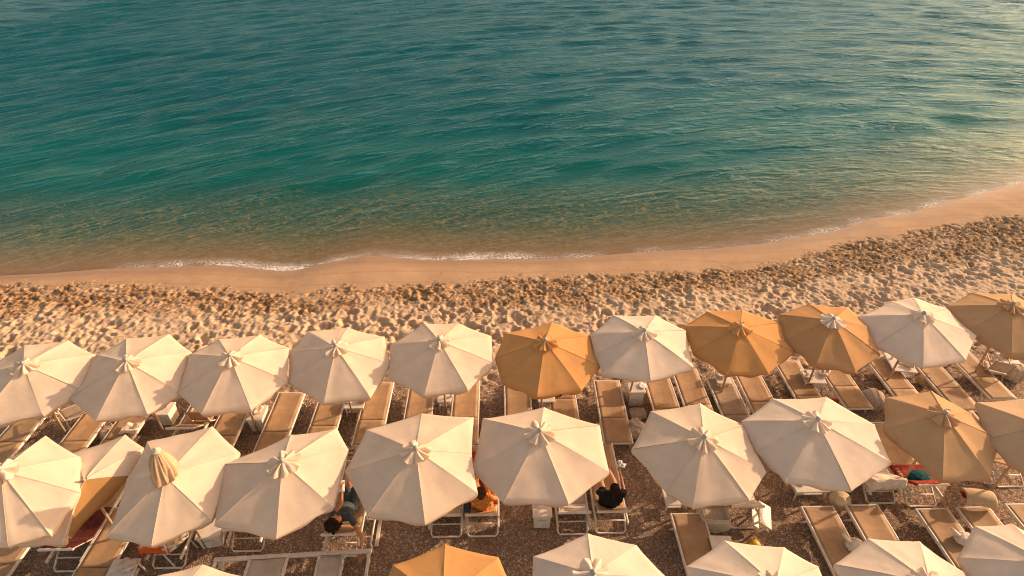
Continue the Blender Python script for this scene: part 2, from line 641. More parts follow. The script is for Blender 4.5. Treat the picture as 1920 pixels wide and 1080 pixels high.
def build_ground():
    xs = axis_coords(-17, 25, .036, 1500)
    ys = axis_coords(3.6, 20.5, .036, 1500)
    X, Y = np.meshgrid(xs, ys, indexing='ij')
    Z, s = base_height(X, Y)
    jit = (fbm(X * 1.1, Y * 1.1, 5, 3) - .5)
    patch = smooth(.34, .62, fbm(X * .8 + 40, Y * 1.1, 15, 3))
    jit2 = (fbm(X * 4, Y * 4, 9, 3) - .5)
    fine0 = vnoise(X * 11, Y * 11, 33)
    yw, yd, yg = yint(WET, X), yint(DARK, X), yint(GRAV, X)
    inb = s < 0
    rough_l = smooth(.15, -.25, Y - yw + jit * .9 + jit2 * .7 + (fine0 - .5) * .22)            # 1 inland of the smooth strip
    darkz = rough_l * smooth(-.55, .35, Y - yd + jit * 1.6 + jit2 * .7)
    grav = smooth(.35, -.5, Y - yg + jit * 1.8 + jit2 * .8)
    dark_c = darkz * np.clip(.45 + 1.7 * (fbm(X * 2.6, Y * 2.6, 21, 3) - .22), 0, 1)
    # footprints in the dry sand
    H = np.zeros_like(Z)
    dry0, dry1 = 3.6, 20.5
    n_p = 15000
    px = RNG.uniform(-17, 25, n_p)
    x0, dx = xs[np.searchsorted(xs, -17)], .036
    i_base = int(np.argmin(abs(xs + 17)))
    j_base = int(np.argmin(abs(ys - 3.6)))
    n_den = len(np.arange(-17, 25 + .036, .036))
    m_den = len(np.arange(3.6, 20.5 + .036, .036))
    for k in range(n_p):
        x = px[k]
        yw_k, yg_k = float(yint(WET, x)), float(yint(GRAV, x))
        y = RNG.uniform(yg_k - 1.2, yw_k + .1)
        rx = min(.17, .045 + RNG.exponential(.034))
        ry = rx * RNG.uniform(.45, .9)
        ang = RNG.normal(-.45, .7)
        dep = RNG.uniform(.021, .058) * (rx / .10) ** .8
        rad = rx * 2.4
        i0 = max(0, int((x - rad - xs[i_base]) / .036))
        i1 = min(n_den, int((x + rad - xs[i_base]) / .036) + 2)
        j0 = max(0, int((y - rad - ys[j_base]) / .036))
        j1 = min(m_den, int((y + rad - ys[j_base]) / .036) + 2)
        if i1 <= i0 or j1 <= j0:
            continue
        sl = (slice(i_base + i0, i_base + i1), slice(j_base + j0, j_base + j1))
        gx, gy = X[sl] - x, Y[sl] - y
        u = (gx * math.cos(ang) + gy * math.sin(ang)) / rx
        w_ = (-gx * math.sin(ang) + gy * math.cos(ang)) / ry
        r2 = u * u + w_ * w_
        pit = -dep * 1.15 * np.exp(-r2 ** 1.5 * .9) + dep * .28 * np.exp(-(np.sqrt(r2) - 1.45) ** 2 / .12)
        H[sl] += pit
    H = np.clip(H, -.13, .10)
    lump = (fbm(X * 5.5, Y * 5.5, 31, 3, .6) - .5)
    fine = (vnoise(X * 26, Y * 26, 41) - .5)
    clump = np.abs(fbm(X * 4.2, Y * 4.2, 51, 3, .6) - .5) * 2
    Zr = H * (.42 + .68 * patch) * rough_l * (1 - .72 * grav) * (1 - .35 * darkz)
    Zr = Zr + rough_l * (lump * .024 + fine * .023 + (fbm(X * 13, Y * 13, 91, 2) - .5) * .028 * (1 - grav))
    Zr = Zr + darkz * ((fbm(X * 10, Y * 10, 61, 3) - .5) * .046 + fine * .046)
    Zr = Zr + grav * (vnoise(X * 24, Y * 24, 71) - .5) * .022
    Zr = Zr + (1 - rough_l) * inb * (jit * .03)
    fade = smooth(-.05, -.6, s)
    Z = Z + Zr * np.where(inb, fade, 0)
    sea = np.where(s > 0, SEA - Z, 0)
    Z = Z + np.where(s > .3, (fbm(X * 1.7, Y * 1.7, 81, 3) - .5) * .10 * smooth(.3, 2, s), 0)
    damp = np.where(inb, smooth(-1.1, -.05, s + jit * .5), 1)
    wetm = 1 - rough_l
    o = grid_mesh('beach_ground', X, Y, Z, dict(gravel=grav * inb, dark=dark_c * inb, wet=wetm, sea=np.clip(sea / 2.0, 0, 1), damp=damp),
                  ground_material())
    tag(o, kind='structure')
    return o


def water_material():
    t = NT('sea_water')
    depth = t.attr('depth')
    sh = t.attr('shore_dist')
    foam_i = t.attr('foam')
    # body colour and clearness by depth
    alpha = t.ramp(depth, [(0, .12), (.05, .34), (.16, .54), (.28, .68), (.45, .88), (.68, 1.0)])
    body = t.ramp(depth, [(0, (.50, .34, .19)), (.10, (.26, .24, .12)), (.22, (.035, .125, .072)), (.38, (.001, .105, .082)), (.75, (.0, .088, .083)), (1, (.0, .074, .082))])
    big = t.noise(t.coord((.05, .12, 1)), 1.0, 3, .5)
    body = t.mix(t.ramp(big, [(.35, 0.0), (.7, .5)]), body, (.0, .055, .060))
    mot = t.noise(t.coord((1.0, 1.25, 1)), 4.2, 5, .75, 1.5)
    mot2 = t.ramp(t.noise(t.coord((1, 1.3, 1)), 11.0, 4, .75, .8), [(.38, (.16, .115, .06)), (.52, (.34, .23, .12)), (.64, (.64, .45, .25))])
    motc = t.ramp(mot, [(.40, (.010, .075, .080)), (.50, (.055, .105, .072)), (.57, (.27, .21, .085)), (.66, (.55, .39, .16))])
    motc = t.mix(t.ramp(depth, [(.03, 1.0), (.15, 0.0)]), motc, mot2)
    body = t.mix(t.ramp(depth, [(.0, .35), (.05, .66), (.20, .66), (.32, .36), (.45, 0.0)]), body, motc)
    # ripples
    tc = t.n('TexCoord')
    sp_ = t.n('SeparateXYZ')
    t.L(tc.outputs['Object'], sp_.inputs[0])
    cx = t.math('MAXIMUM', t.math('MINIMUM', sp_.outputs[0], 45.0), -45.0)
    yy = t.math('ADD', t.math('SUBTRACT', sp_.outputs[1], t.math('MULTIPLY', cx, .40)), t.math('MULTIPLY', t.math('MULTIPLY', cx, cx), .009))
    cb = t.n('CombineXYZ')
    t.L(sp_.outputs[0], cb.inputs[0])
    t.L(yy, cb.inputs[1])

    def crest(sx, sy, rot, detail, rough, dist):
        mp = t.n('Mapping')
        mp.inputs['Scale'].default_value = (sx, sy, 1)
        mp.inputs['Rotation'].default_value = (0, 0, R(rot))
        t.L(cb.outputs[0], mp.inputs['Vector'])
        return t.noise(mp.outputs[0], 1.0, detail, rough, dist)
    a0 = crest(.40, 1.35, 0, 2, .5, .35)
    a = t.math('SUBTRACT', 1.0, t.math('MULTIPLY', t.math('ABSOLUTE', t.math('SUBTRACT', a0, .5)), 2.6))
    calm = t.ramp(depth, [(0, .25), (.12, .5), (.36, 1.0)])
    b = crest(1.5, 4.2, 8, 3, .6, .6)
    c = crest(5.0, 10.0, -12, 3, .65, .4)
    gust = t.ramp(crest(.08, .24, 6, 3, .55, .5), [(.32, .45), (.68, 1.35)])
    gust = t.math('MULTIPLY', gust, calm)
    n1 = t.bump(t.math('MULTIPLY', a, gust), 1.0, .13)
    n2 = t.bump(t.math('MULTIPLY', b, gust), 1.0, .105, n1)
    n3 = t.bump(t.math('MULTIPLY', c, t.ramp(depth, [(0, .25), (.3, 1.0)])), 1.0, .032, n2)
    dif = t.n('BsdfDiffuse')
    t.L(body, dif.inputs[0])
    tr = t.n('BsdfTransparent')
    t.L(t.ramp(depth, [(0, (.74, .68, .60)), (.3, (.62, .78, .62))]), tr.inputs[0])
    m1 = t.n('MixShader')
    t.L(alpha, m1.inputs[0])
    t.L(tr.outputs[0], m1.inputs[1])
    t.L(dif.outputs[0], m1.inputs[2])
    gl = t.n('BsdfGlossy')
    gl.inputs['Roughness'].default_value = .20
    gl.inputs['Color'].default_value = (.60, .80, .90, 1)
    t.L(n3, gl.inputs['Normal'])
    geo = t.n('NewGeometry')
    dp = t.n('VectorMath', operation='DOT_PRODUCT')
    t.L(geo.outputs['Incoming'], dp.inputs[0])
    t.L(n3, dp.inputs[1])
    cosv = t.math('ABSOLUTE', dp.outputs['Value'])
    sch = t.math('POWER', t.math('SUBTRACT', 1.0, cosv, True), 5.0)
    frs = t.math('ADD', .018, t.math('MULTIPLY', sch, .62))
    m2 = t.n('MixShader')
    t.L(frs, m2.inputs[0])
    t.L(m1.outputs[0], m2.inputs[1])
    t.L(gl.outputs[0], m2.inputs[2])
    # lacy foam at the edge
    fv = t.coord((1, 1, 1))
    lace = t.voro(fv, 9, 'DISTANCE_TO_EDGE', 'Distance')
    fn = t.noise(fv, 3.0, 5, .7)
    wob = t.math('ADD', sh, t.math('MULTIPLY', t.math('SUBTRACT', fn, .5), .45))
    band = t.ramp(wob, [(0, 1.0), (.10, .85), (.28, .35), (.55, 0.0)])
    hole = t.ramp(lace, [(.02, 1.0), (.16, .35), (.30, .15)])
    grain = t.ramp(t.noise(fv, 26, 3, .7), [(.36, 0.0), (.56, 1.0)])
    f = t.math('MULTIPLY', t.math('MULTIPLY', band, foam_i), t.math('MULTIPLY', hole, grain), True)
    f = t.math('MULTIPLY', t.math('MULTIPLY', f, 1.6), t.ramp(t.noise(fv, .55, 3, .6), [(.36, .12), (.60, 1.0)]), True)
    fd = t.n('BsdfDiffuse')
    fd.inputs[0].default_value = (.86, .82, .76, 1)
    m3 = t.n('MixShader')
    t.L(f, m3.inputs[0])
    t.L(m2.outputs[0], m3.inputs[1])
    t.L(fd.outputs[0], m3.inputs[2])
    return t.done(m3.outputs[0])


def build_water():
    xs = axis_coords(-75, 85, .30, 2500, 1.3)
    ys = np.concatenate([np.arange(9.0, 26, .07), np.arange(26, 90, .26)])
    d = .26
    ext = []
    y = ys[-1]
    while y < 3500:
        d *= 1.25
        y += d
        ext.append(y)
    ys = np.concatenate([ys, ext])
    X, Y = np.meshgrid(xs, ys, indexing='ij')
    zb, s = base_height(X, Y)
    depth = np.clip(SEA - zb, 0, None)
    Z = np.full_like(X, SEA)
    amp = smooth(.2, 9, s)
    wv = np.zeros_like(X)
    Xc = np.clip(X, -45, 45)
    Yc = Y - .40 * Xc + .009 * Xc * Xc
    for lam, A, ang, ph in [(6.0, .022, 84, .3), (3.9, .034, 97, 1.9), (2.7, .036, 78, 4.0), (1.9, .030, 102, 2.2), (1.4, .017, 86, .7)]:
        kx, ky = math.cos(R(ang)) * 2 * PI / lam, math.sin(R(ang)) * 2 * PI / lam
        warp = (fbm(X * .10 + ph, Y * .22, int(100 + lam * 7), 3) - .5) * 9
        env = np.clip(-.35 + 2.7 * fbm(X * .13, Yc * .30 + ph, int(200 + lam * 9), 2), 0, 2)
        wv += A * env * np.sin(kx * X + ky * Yc + warp + ph)
    near = smooth(200, 60, np.abs(Y)) * smooth(300, 70, np.abs(X))
    Z = Z + wv * amp * near
    # foam strength along the shore, seen from the waterline positions
    fx = [at(p, 490, SEA).x for p in (-60, 200, 280, 380, 520, 600, 690, 760, 880, 960, 1020, 1120, 1240, 1400, 1490, 1540, 1650, 1800, 1900)]
    fi = [.0, .03, .5, 1.3, 1.5, 1.1, .4, .8, 1.5, 1.4, .35, .6, .4, .25, .5, .8, .7, .8, .8]
    foam = np.interp(X, fx, fi)
    o = grid_mesh('sea_water', X, Y, Z, dict(depth=np.clip(depth / 3.0, 0, 1), shore_dist=s, foam=foam), water_material())
    tag(o, kind='structure')


build_ground()
build_water()


# ------------------------------------------------------------------ parasols
RIM = 1.85


def parasol(name, label, verts, hub, mat, capmat=None, rim=RIM, rise=.46, group=None, special=None, seed=0):
    rnd = random.Random(seed * 13 + 5)
    n = len(verts)
    known = [i for i, p in enumerate(verts) if p is not None]
    W = {i: at(*verts[i], rim) for i in known}
    # least squares regular n-gon through the known corners
    A = np.array([[1, np.exp(-2j * PI * i / n)] for i in known])
    b = np.array([complex(W[i].x, W[i].y) for i in known])
    sol = np.linalg.lstsq(A, b, rcond=None)[0]
    cen = Vector((sol[0].real, sol[0].imag, 0))
    if len(known) >= n - 1 and len(known) > 3:
        pass
    V = []
    for i in range(n):
        p = sol[0] + sol[1] * np.exp(-2j * PI * i / n)
        if i in W:
            q = W[i]
            V.append(Vector((q.x, q.y, rim + rnd.uniform(-.015, .015))))
        else:
            V.append(Vector((p.real, p.imag, rim + rnd.uniform(-.02, .02))))
    if hub is not None:
        ap = at(*hub, rim + rise)
    else:
        ap = Vector((cen.x, cen.y, rim + rise))
    base = Vector((cen.x * .5 + ap.x * .5, cen.y * .5 + ap.y * .5, 0))
    root = thing(name, label, 'parasol', base, 0, group)
    L = [v - base for v in V]
    A0 = ap - base
    bm = bmesh.new()
    NR, NS = 12, 10
    mi = 0
    for i in range(n):
        a, b_ = L[i], L[(i + 1) % n]
        edge = (b_ - a).length
        rows = []
        sag = rnd.uniform(.008, .040) * edge
        ph = rnd.uniform(0, 9)
        for ir in range(NR + 1):
            r = .05 + .95 * ir / NR
            row = []
            for js in range(NS + 1):
                s_ = js / NS
                e = a.lerp(b_, s_)
                sh_ = math.sin(PI * s_)
                mid = (A0 - e)
                mid.z = 0
                e = e + mid.normalized() * sh_ * edge * .012
                p = A0.lerp(e, r)
                p.z += .055 * 4 * r * (1 - r) * .28                      # ribs bow upward
                p.z -= sag * sh_ * r * (1.15 - .5 * r)                    # cloth sags between ribs
                # soft creases running in from the corners
                cr = math.sin(s_ * 19 + ph) * .006 * max(0, 1 - 3.2 * min(s_, 1 - s_)) * r
                p.z += cr * 1.5 + (.016 * mnoise.noise(Vector((p.x * 2.4 + ph, p.y * 2.4, i))) + .006 * mnoise.noise(Vector((p.x * 8 + ph, p.y * 8, i)))) * sh_
                row.append(bm.verts.new(p))
            rows.append(row)
        # short hem that turns down at the rim
        for k, (dz, inn) in enumerate([(-.022, -.004), (-.060, .004), (-.095, .022)]):
            row = []
            for js in range(NS + 1):
                s_ = js / NS
                p = rows[NR][js].co.copy()
                out = Vector((p.x - A0.x, p.y - A0.y, 0)).normalized()
                wv = .010 * math.sin(s_ * 14 + ph + k)
                p = p - out * (inn + wv * k * .4)
                p.z += dz * (1 + .3 * math.sin(s_ * 9 + ph))
                row.append(bm.verts.new(p))
            rows.append(row)
        for ir in range(len(rows) - 1):
            for js in range(NS):
                f = bm.faces.new((rows[ir][js], rows[ir + 1][js], rows[ir + 1][js + 1], rows[ir][js + 1]))
                f.smooth = True
                if special and special.get('panel') == i:
                    f.material_index = 1
    # raised seams over the ribs
    for i in range(n):
        pts = []
        for k in range(9):
            r = .1 + .9 * k / 8
            p = A0.lerp(L[i], r)
            p.z += .055 * 4 * r * (1 - r) * .28 + .004
            pts.append(p)
        tube(bm, pts, .003, 5)
    mats = [mat] + ([special['mat']] if special and 'panel' in special else [])
    link('canopy', bm, mats, root)
    # pole, runner and rib frame
    bm = bmesh.new()
    foot = Vector((rnd.uniform(-.04, .04), rnd.uniform(-.04, .04), 0))
    top = A0 + Vector((0, 0, .05))
    tube(bm, [foot, top], .024, 10)
    link('pole', bm, 'wood', root, True)
    bm = bmesh.new()
    hubp = A0 + Vector((0, 0, -.06))
    run = foot.lerp(A0, .80)
    for i in range(n):
        pts = []
        for k in range(7):
            r = .03 + .95 * k / 6
            p = A0.lerp(L[i], r)
            p.z += .055 * 4 * r * (1 - r) * .28 - .022
            pts.append(p)
        tube(bm, pts, .009, 5)
        tube(bm, [run, pts[3]], .007, 5)
    lathe(bm, [(.03, -.05), (.045, -.05), (.045, .05), (.03, .05)], 12, run)
    link('rib_frame', bm, 'wood', root)
    if special and special.get('furled'):
        # the loose top cover is tied into an upright pleated bundle
        bm = bmesh.new()
        tilt = at(295, 846, rim + rise + .42) - base - A0
        prof = [(.10, -.05), (.155, .0), (.165, .10), (.16, .2), (.13, .32), (.085, .42), (.05, .46), (.012, .50)]
        lathe(bm, prof, 64, (0, 0, 0), lambda th, i: 1 + (.42 if i < 5 else .18) * nz(2.6 * math.cos(th), 2.6 * math.sin(th), i * .18) + .44 * nz(5.5 * math.cos(th), 5.5 * math.sin(th), i * .22 + 5))
        for v in bm.verts:
            k = v.co.z / .5
            v.co = v.co + Vector((tilt.x * .8 * k, tilt.y * .8 * k, 0)) + A0
        link('tied_cover', bm, 'beige', root, True)
        bm = bmesh.new()
        ellipsoid(bm, A0 + Vector((tilt.x * .8, tilt.y * .8, .47)), (.07, .065, .05), 3, .5, 9)
        link('tied_knot', bm, 'white', root, True)
        return root
    if special and special.get('bare'):
        return root
    # loose gathered top cap
    bm = bmesh.new()
    NT_, NRc = 96, 8
    fl = 8
    pha = rnd.uniform(0, 6.28)
    amps = [rnd.uniform(.72, 1.22) for _ in range(fl)]
    pr_ = rnd.uniform(.205, .250)
    lift = [rnd.uniform(-.01, .065) for _ in range(fl)]
    skew = [rnd.uniform(.32, .68) for _ in range(fl)]
    tw = [rnd.uniform(-.035, .035) for _ in range(fl)]
    ph = rnd.uniform(0, 9)
    rows = []
    for ir in range(NRc + 1):
        r = ir / NRc
        row = []
        for k in range(NT_):
            th = 2 * PI * k / NT_
            q = (th - pha) / (2 * PI) * fl + .22 * math.sin(th * 2 + ph)
            i0 = int(math.floor(q)) % fl
            frac = q - math.floor(q)
            c_ = skew[i0]
            tri = frac / c_ if frac < c_ else (1 - frac) / (1 - c_)
            flat_ = min(1, tri * 2.0)
            rad = pr_ * (.70 + .34 * flat_ ** .8 * amps[i0]) * r + .018
            z = .046 - .098 * r ** 1.2
            z += (tri - .5) * .058 * r + .5 * lift[i0] * flat_ * r ** 2 + tw[i0] * (frac - .5) * r * 1.5
            z += .042 * mnoise.noise(Vector((math.cos(th) * 3.5 + ph, math.sin(th) * 3.5, r * 2))) * r
            row.append(bm.verts.new(A0 + Vector((rad * math.cos(th), rad * math.sin(th), z))))
        rows.append(row)
    for A_, B_ in zip(rows, rows[1:]):
        for k in range(NT_):
            bm.faces.new((A_[k], B_[k], B_[(k + 1) % NT_], A_[(k + 1) % NT_])).smooth = True
    link('vent_cap', bm, capmat or mat, root)
    bm = bmesh.new()
    lathe(bm, [(.016, .03), (.036, .045), (.044, .07), (.036, .095), (.014, .108)], 14, A0)
    link('finial', bm, 'steel', root, True)
    return root


FRONT = 'parasols in the row nearest the sea'
MID = 'parasols in the middle row'
NEAR = 'parasols in the row at the lower edge'
N_ = None
PAR = [
    (FRONT, 'cream parasol cut by the left edge, end of the row nearest the sea', [(47, 647), (129, 639), (178, 665), (160, 735), (80, 777), N_, N_, N_], (45, 685), 'cream', None, 1.80, .44),
    (FRONT, 'cream parasol second from the left in the row nearest the sea', [(237, 634), (318, 627), (359, 660), (340, 737), (276, 775), (180, 789), (130, 747), (180, 666)], (238, 679), 'cream', None, 1.84, .46),
    (FRONT, 'cream parasol third from the left in the seaward row, dark grey finial on its cap', [(410, 635), (488, 627), (541, 652), (538, 715), (470, 766), (378, 776), (332, 735), (355, 665)], (432, 670), 'cream', None, 1.88, .46),
    (FRONT, 'cream parasol fourth from the left in the row nearest the sea', [(577, 621), (652, 614), (721, 632), (732, 682), (694, 744), (607, 755), (540, 715), (542, 659)], (630, 652), 'cream', None, 1.84, .46),
    (FRONT, 'cream parasol just left of the first deep orange one by the sand', [(794, 605), (860, 606), (921, 629), (927, 682), (877, 731), (796, 741), (727, 707), (732, 647)], (824, 640), 'cream', None, 1.86, .46),
    (FRONT, 'deep orange parasol standing between two cream ones at the middle of the seaward row', [(1035, 605), (1107, 629), (1125, 687), (1090, 731), (1007, 745), (940, 715), (928, 672), (945, 625)], (1022, 641), 'orange', None, 1.84, .46),
    (FRONT, 'off white parasol leaning between two orange parasols in the seaward row', [(1150, 591), (1230, 592), (1286, 619), (1301, 690), (1220, 713), (1132, 703), (1115, 665), (1107, 627)], (1208, 623), 'white', None, 1.88, .46),
    (FRONT, 'deep orange parasol with an orange gathered cap beside the ochre white capped one', [(1325, 584), (1391, 581), (1465, 605), (1490, 660), (1440, 700), (1365, 702), (1300, 660), (1281, 611)], (1388, 615), 'orange', None, 1.83, .46),
    (FRONT, 'ochre parasol with a contrasting white cap on its top', [(1515, 569), (1590, 576), (1635, 615), (1651, 665), (1604, 696), (1530, 686), (1471, 639), (1459, 590)], (1562, 601), 'ochre', 'white', 1.86, .46),
    (FRONT, 'off white parasol between the ochre white capped one and the tan one at the right', [(1670, 565), (1712, 557), (1777, 579), (1831, 630), (1811, 676), (1731, 689), (1642, 647), (1610, 594)], (1731, 591), 'white', None, 1.88, .46),
    (FRONT, 'tan parasol cut by the right edge, end of the row nearest the sea', [(1820, 549), (1896, 551), N_, N_, N_, (1897, 666), (1815, 621), (1776, 574)], (1898, 573), 'tan', None, 1.86, .46),
    (MID, 'broad cream parasol cut by the left edge above the maroon towel', [(86, 817), (150, 857), (150, 925), (92, 1000), (16, 1024), N_, N_, N_], (2, 884), 'cream', None, 1.98, .46),
    (MID, 'low cream parasol with one tan panel, half hidden beneath its broad neighbour', [(140, 848), (235, 815), (268, 838), (243, 893), (128, 1003), (117, 1020), (30, 1022), (40, 925)], (158, 900), 'cream', None, 1.66, .34),
    (MID, 'cream parasol with its beige top cover tied up into an upright bundle', [(277, 828), (398, 799), (449, 847), (396, 975), (284, 1022), (199, 1006), (238, 900)], (310, 894), 'cream', None, 1.84, .42),
    (MID, 'cream parasol above the woman in slate blue with the dangling arm', [(546, 815), (632, 803), (653, 842), (624, 951), (518, 1008), (402, 984), (414, 870)], (530, 868), 'cream', None, 1.86, .44),
    (MID, 'cream parasol with a folded upper right corner, left of the person in orange', [(687, 805), (791, 774), (888, 783), (884, 850), (896, 926), (797, 982), (690, 966), (647, 884)], (780, 845), 'cream', None, 1.90, .46),
    (MID, 'cream parasol between the person in orange and the person in black', [(1020, 763), (1125, 797), (1143, 885), (1066, 945), (945, 942), (884, 880), (905, 785)], (1012, 811), 'cream', None, 1.84, .46),
    (MID, 'cream parasol with a hanging left flap over the open beige hamper', [(1312, 756), (1397, 798), (1437, 885), (1405, 938), (1300, 950), (1250, 922), (1184, 843), (1220, 771)], (1320, 823), 'cream', None, 1.84, .46),
    (MID, 'wide off white parasol above the straw hat', [(1448, 747), (1550, 745), (1640, 795), (1672, 868), (1597, 919), (1476, 902), (1420, 845), (1390, 790)], (1532, 790), 'white', None, 1.88, .46),
    (MID, 'tan parasol above the red towel and the teal cushion', [(1745, 733), (1825, 775), (1877, 826), (1857, 897), (1767, 901), (1659, 805), (1660, 745)], (1770, 778), 'tan', None, 1.84, .46),
    (MID, 'beige parasol cut by the right edge, end of the middle row', [(1830, 755), (1935, 745), (2010, 780), (2040, 850), (1990, 905), (1922, 888), (1848, 825)], (1955, 800), 'beige', None, 1.88, .46),
    (NEAR, 'cream parasol of which only the tip shows at the bottom left', [(287, 1082), (380, 1058), (466, 1083), N_, N_, N_, N_, N_], None, 'cream', None, 1.85, .44),
    (NEAR, 'bright orange parasol cut by the lower edge below the middle of the beach', [(737, 1060), (835, 1021), (935, 1046), N_, N_, N_, N_, N_], None, 'orange', None, 1.85, .40),
    (NEAR, 'off white parasol cut by the lower edge below the man in black', [(1000, 1043), (1102, 1000), (1193, 1023), (1253, 1085), N_, N_, N_, N_], (1112, 1077), 'white', None, 1.85, .42),
    (NEAR, 'off white parasol cut by the lower edge below the open hamper', [(1287, 1062), (1357, 1014), (1470, 1026), (1535, 1062), N_, N_, N_, N_], None, 'white', None, 1.85, .42),
    (NEAR, 'off white parasol cut by the lower edge below the straw hat', [(1564, 1059), (1626, 1010), (1723, 1016), (1809, 1074), N_, N_, N_, N_], None, 'white', None, 1.85, .42),
    (NEAR, 'off white parasol in the bottom right corner below the rolled wicker mat', [(1797, 1045), (1826, 987), (1897, 983), N_, N_, N_, N_, N_], None, 'white', None, 1.85, .42),
]
POLES = []
for i, (grp, lab, vs, hub, mt, cap, rim, rise) in enumerate(PAR):
    sp = None
    if 'one tan panel' in lab: sp = {'panel': 3, 'mat': 'tanpanel', 'bare': True}
    if 'tied up' in lab: sp = {'furled': True}
    o = parasol('parasol', lab, vs, hub, mt, cap, rim, rise, grp, sp, i)
    POLES.append((o.location.x, o.location.y))
FRONT_POLES = sorted(POLES[:11])


def front_y(x):
    return float(np.interp(x, [p[0] for p in FRONT_POLES], [p[1] for p in FRONT_POLES]))


# ------------------------------------------------------------------ sun loungers
LW, LL, LZ = .64, 1.90, .31
PIVS = {'flat': -.24, 'raised': -.52}
BANG = R(40)


def lounger(kind, sling='sling'):
    """local +y points at the sea, the head end is at -y"""
    t = thing('sun_lounger', 'tan sun lounger', 'sun lounger')
    PIV = PIVS[kind]
    hw = LW / 2
    for s in (-1, 1):
        bm = bmesh.new()
        box(bm, (s * (hw - .02), 0, LZ - .02), (.04, LL, .06), .012)
        link('side_rail', bm, 'paint', t)
    for y, zz, hh in ((LL / 2 - .018, -.02, .05), (-LL / 2 + .018, -.02, .05), (PIV, -.035, .03)):
        if kind == 'raised' and y < -.9:
            continue
        bm = bmesh.new()
        box(bm, (0, y, LZ + zz), (LW - .084, .036, hh), .01)
        link('cross_bar', bm, 'paint', t)
    for sx in (-1, 1):
        for sy in (-1, 1):
            if kind == 'raised' and sy < 0:
                continue
            bm = bmesh.new()
            a = Vector((sx * (hw - .03), sy * .66, LZ - .05))
            b = Vector((sx * (hw - .015), sy * .80, 0))
            tube(bm, [a, b], [.022, .018], 8)
            link('leg', bm, 'paint', t, True)
    if kind == 'raised':
        # U frame standing on the ground under the head end, with a cross tie
        bm = bmesh.new()
        x = hw - .035
        tube(bm, [(-x, -.60, LZ - .05), (-x, -.92, .05), (-x + .04, -.96, .022), (x - .04, -.96, .022), (x, -.92, .05), (x, -.60, LZ - .05)], .018, 8)
        tube(bm, [(-x, -.78, .15), (x, -.78, .15)], .014, 8)
        link('stand', bm, 'paint', t, True)
    # seat sling, thin cloth pulled between the rails
    w2 = hw - .035

    def seat(u, v):
        y = PIV + (LL / 2 - .03 - PIV) * v
        x = -w2 + 2 * w2 * u
        return Vector((x, y, LZ + .008 - .022 * math.sin(PI * u) * (.5 + .5 * math.sin(PI * v)) + .004 * nz(x * 5, y * 3)))
    bm = bmesh.new()
    sheet(bm, seat, 8, 18, .006)
    link('seat_sling', bm, sling, t, True)
    ang = 0.0 if kind == 'flat' else BANG
    bl = LL / 2 + PIV - .03 if kind == 'flat' else .50

    def back(u, v):
        q = -(v * bl + .015)
        x = -w2 + 2 * w2 * u
        dz = -.018 * math.sin(PI * u) * math.sin(PI * v)
        return Vector((x, PIV + q * math.cos(ang), LZ + .010 - q * math.sin(ang) + dz))
    bm = bmesh.new()
    sheet(bm, back, 8, 10, .006)
    bk = link('backrest_sling', bm, sling, t, True)
    if kind == 'raised':
        bm = bmesh.new()
        e = .03
        ends = []
        for s in (-1, 1):
            p0 = Vector((s * (hw - .055), PIV, LZ))
            p1 = p0 + Vector((0, -math.cos(ang) * bl, math.sin(ang) * bl))
            tube(bm, [p0, p1], .016, 8)
            ends.append(p1)
        m = (ends[0] + ends[1]) / 2
        box(bm, m, (LW - .02, .055, .05), .018, Matrix.Rotation(-ang, 4, 'X'))
        link("backrest_frame", bm, 'paint', bk)
    return t


PROTO = {('flat', 'sling'): None, ('raised', 'sling'): None}
VPX, VPY = 931, -216


def place_lounger(px, py, label, group, mode, kind='flat', sling='sling', off=0.0, yaw=0.0, z=None):
    rot = R(1.3) + R(yaw)
    d = Vector((-math.sin(rot), math.cos(rot), 0))
    key = (kind, sling)
    if mode == 'front':                # axis passes the pixel, placed along the parasol row
        p = at(px, py, LZ)
        c = p.copy()
        for _ in range(4):
            yc = front_y(c.x) + off
            c = p + d * ((yc - p.y) / d.y)
    elif mode == 'far':
        c = at(px, py, LZ) - d * (LL / 2)
    elif mode == 'near':
        c = at(px, py, LZ) + d * (LL / 2)
    elif mode == 'foot':               # pixel of the ground frame at the head end
        c = at(px, py, 0.02) + d * .96
    elif mode == 'bar':                # pixel of the raised top bar
        c = at(px, py, .64) + d * .90
    else:
        c = at(px, py, LZ)
    if PROTO.get(key) is None:
        o = PROTO[key] = lounger(kind, sling)
    else:
        o = copy_tree(PROTO[key])
    o.location = (c.x, c.y, .01)
    o.rotation_euler = (0, 0, rot)
    tag(o, label, 'sun lounger', group)
    return o


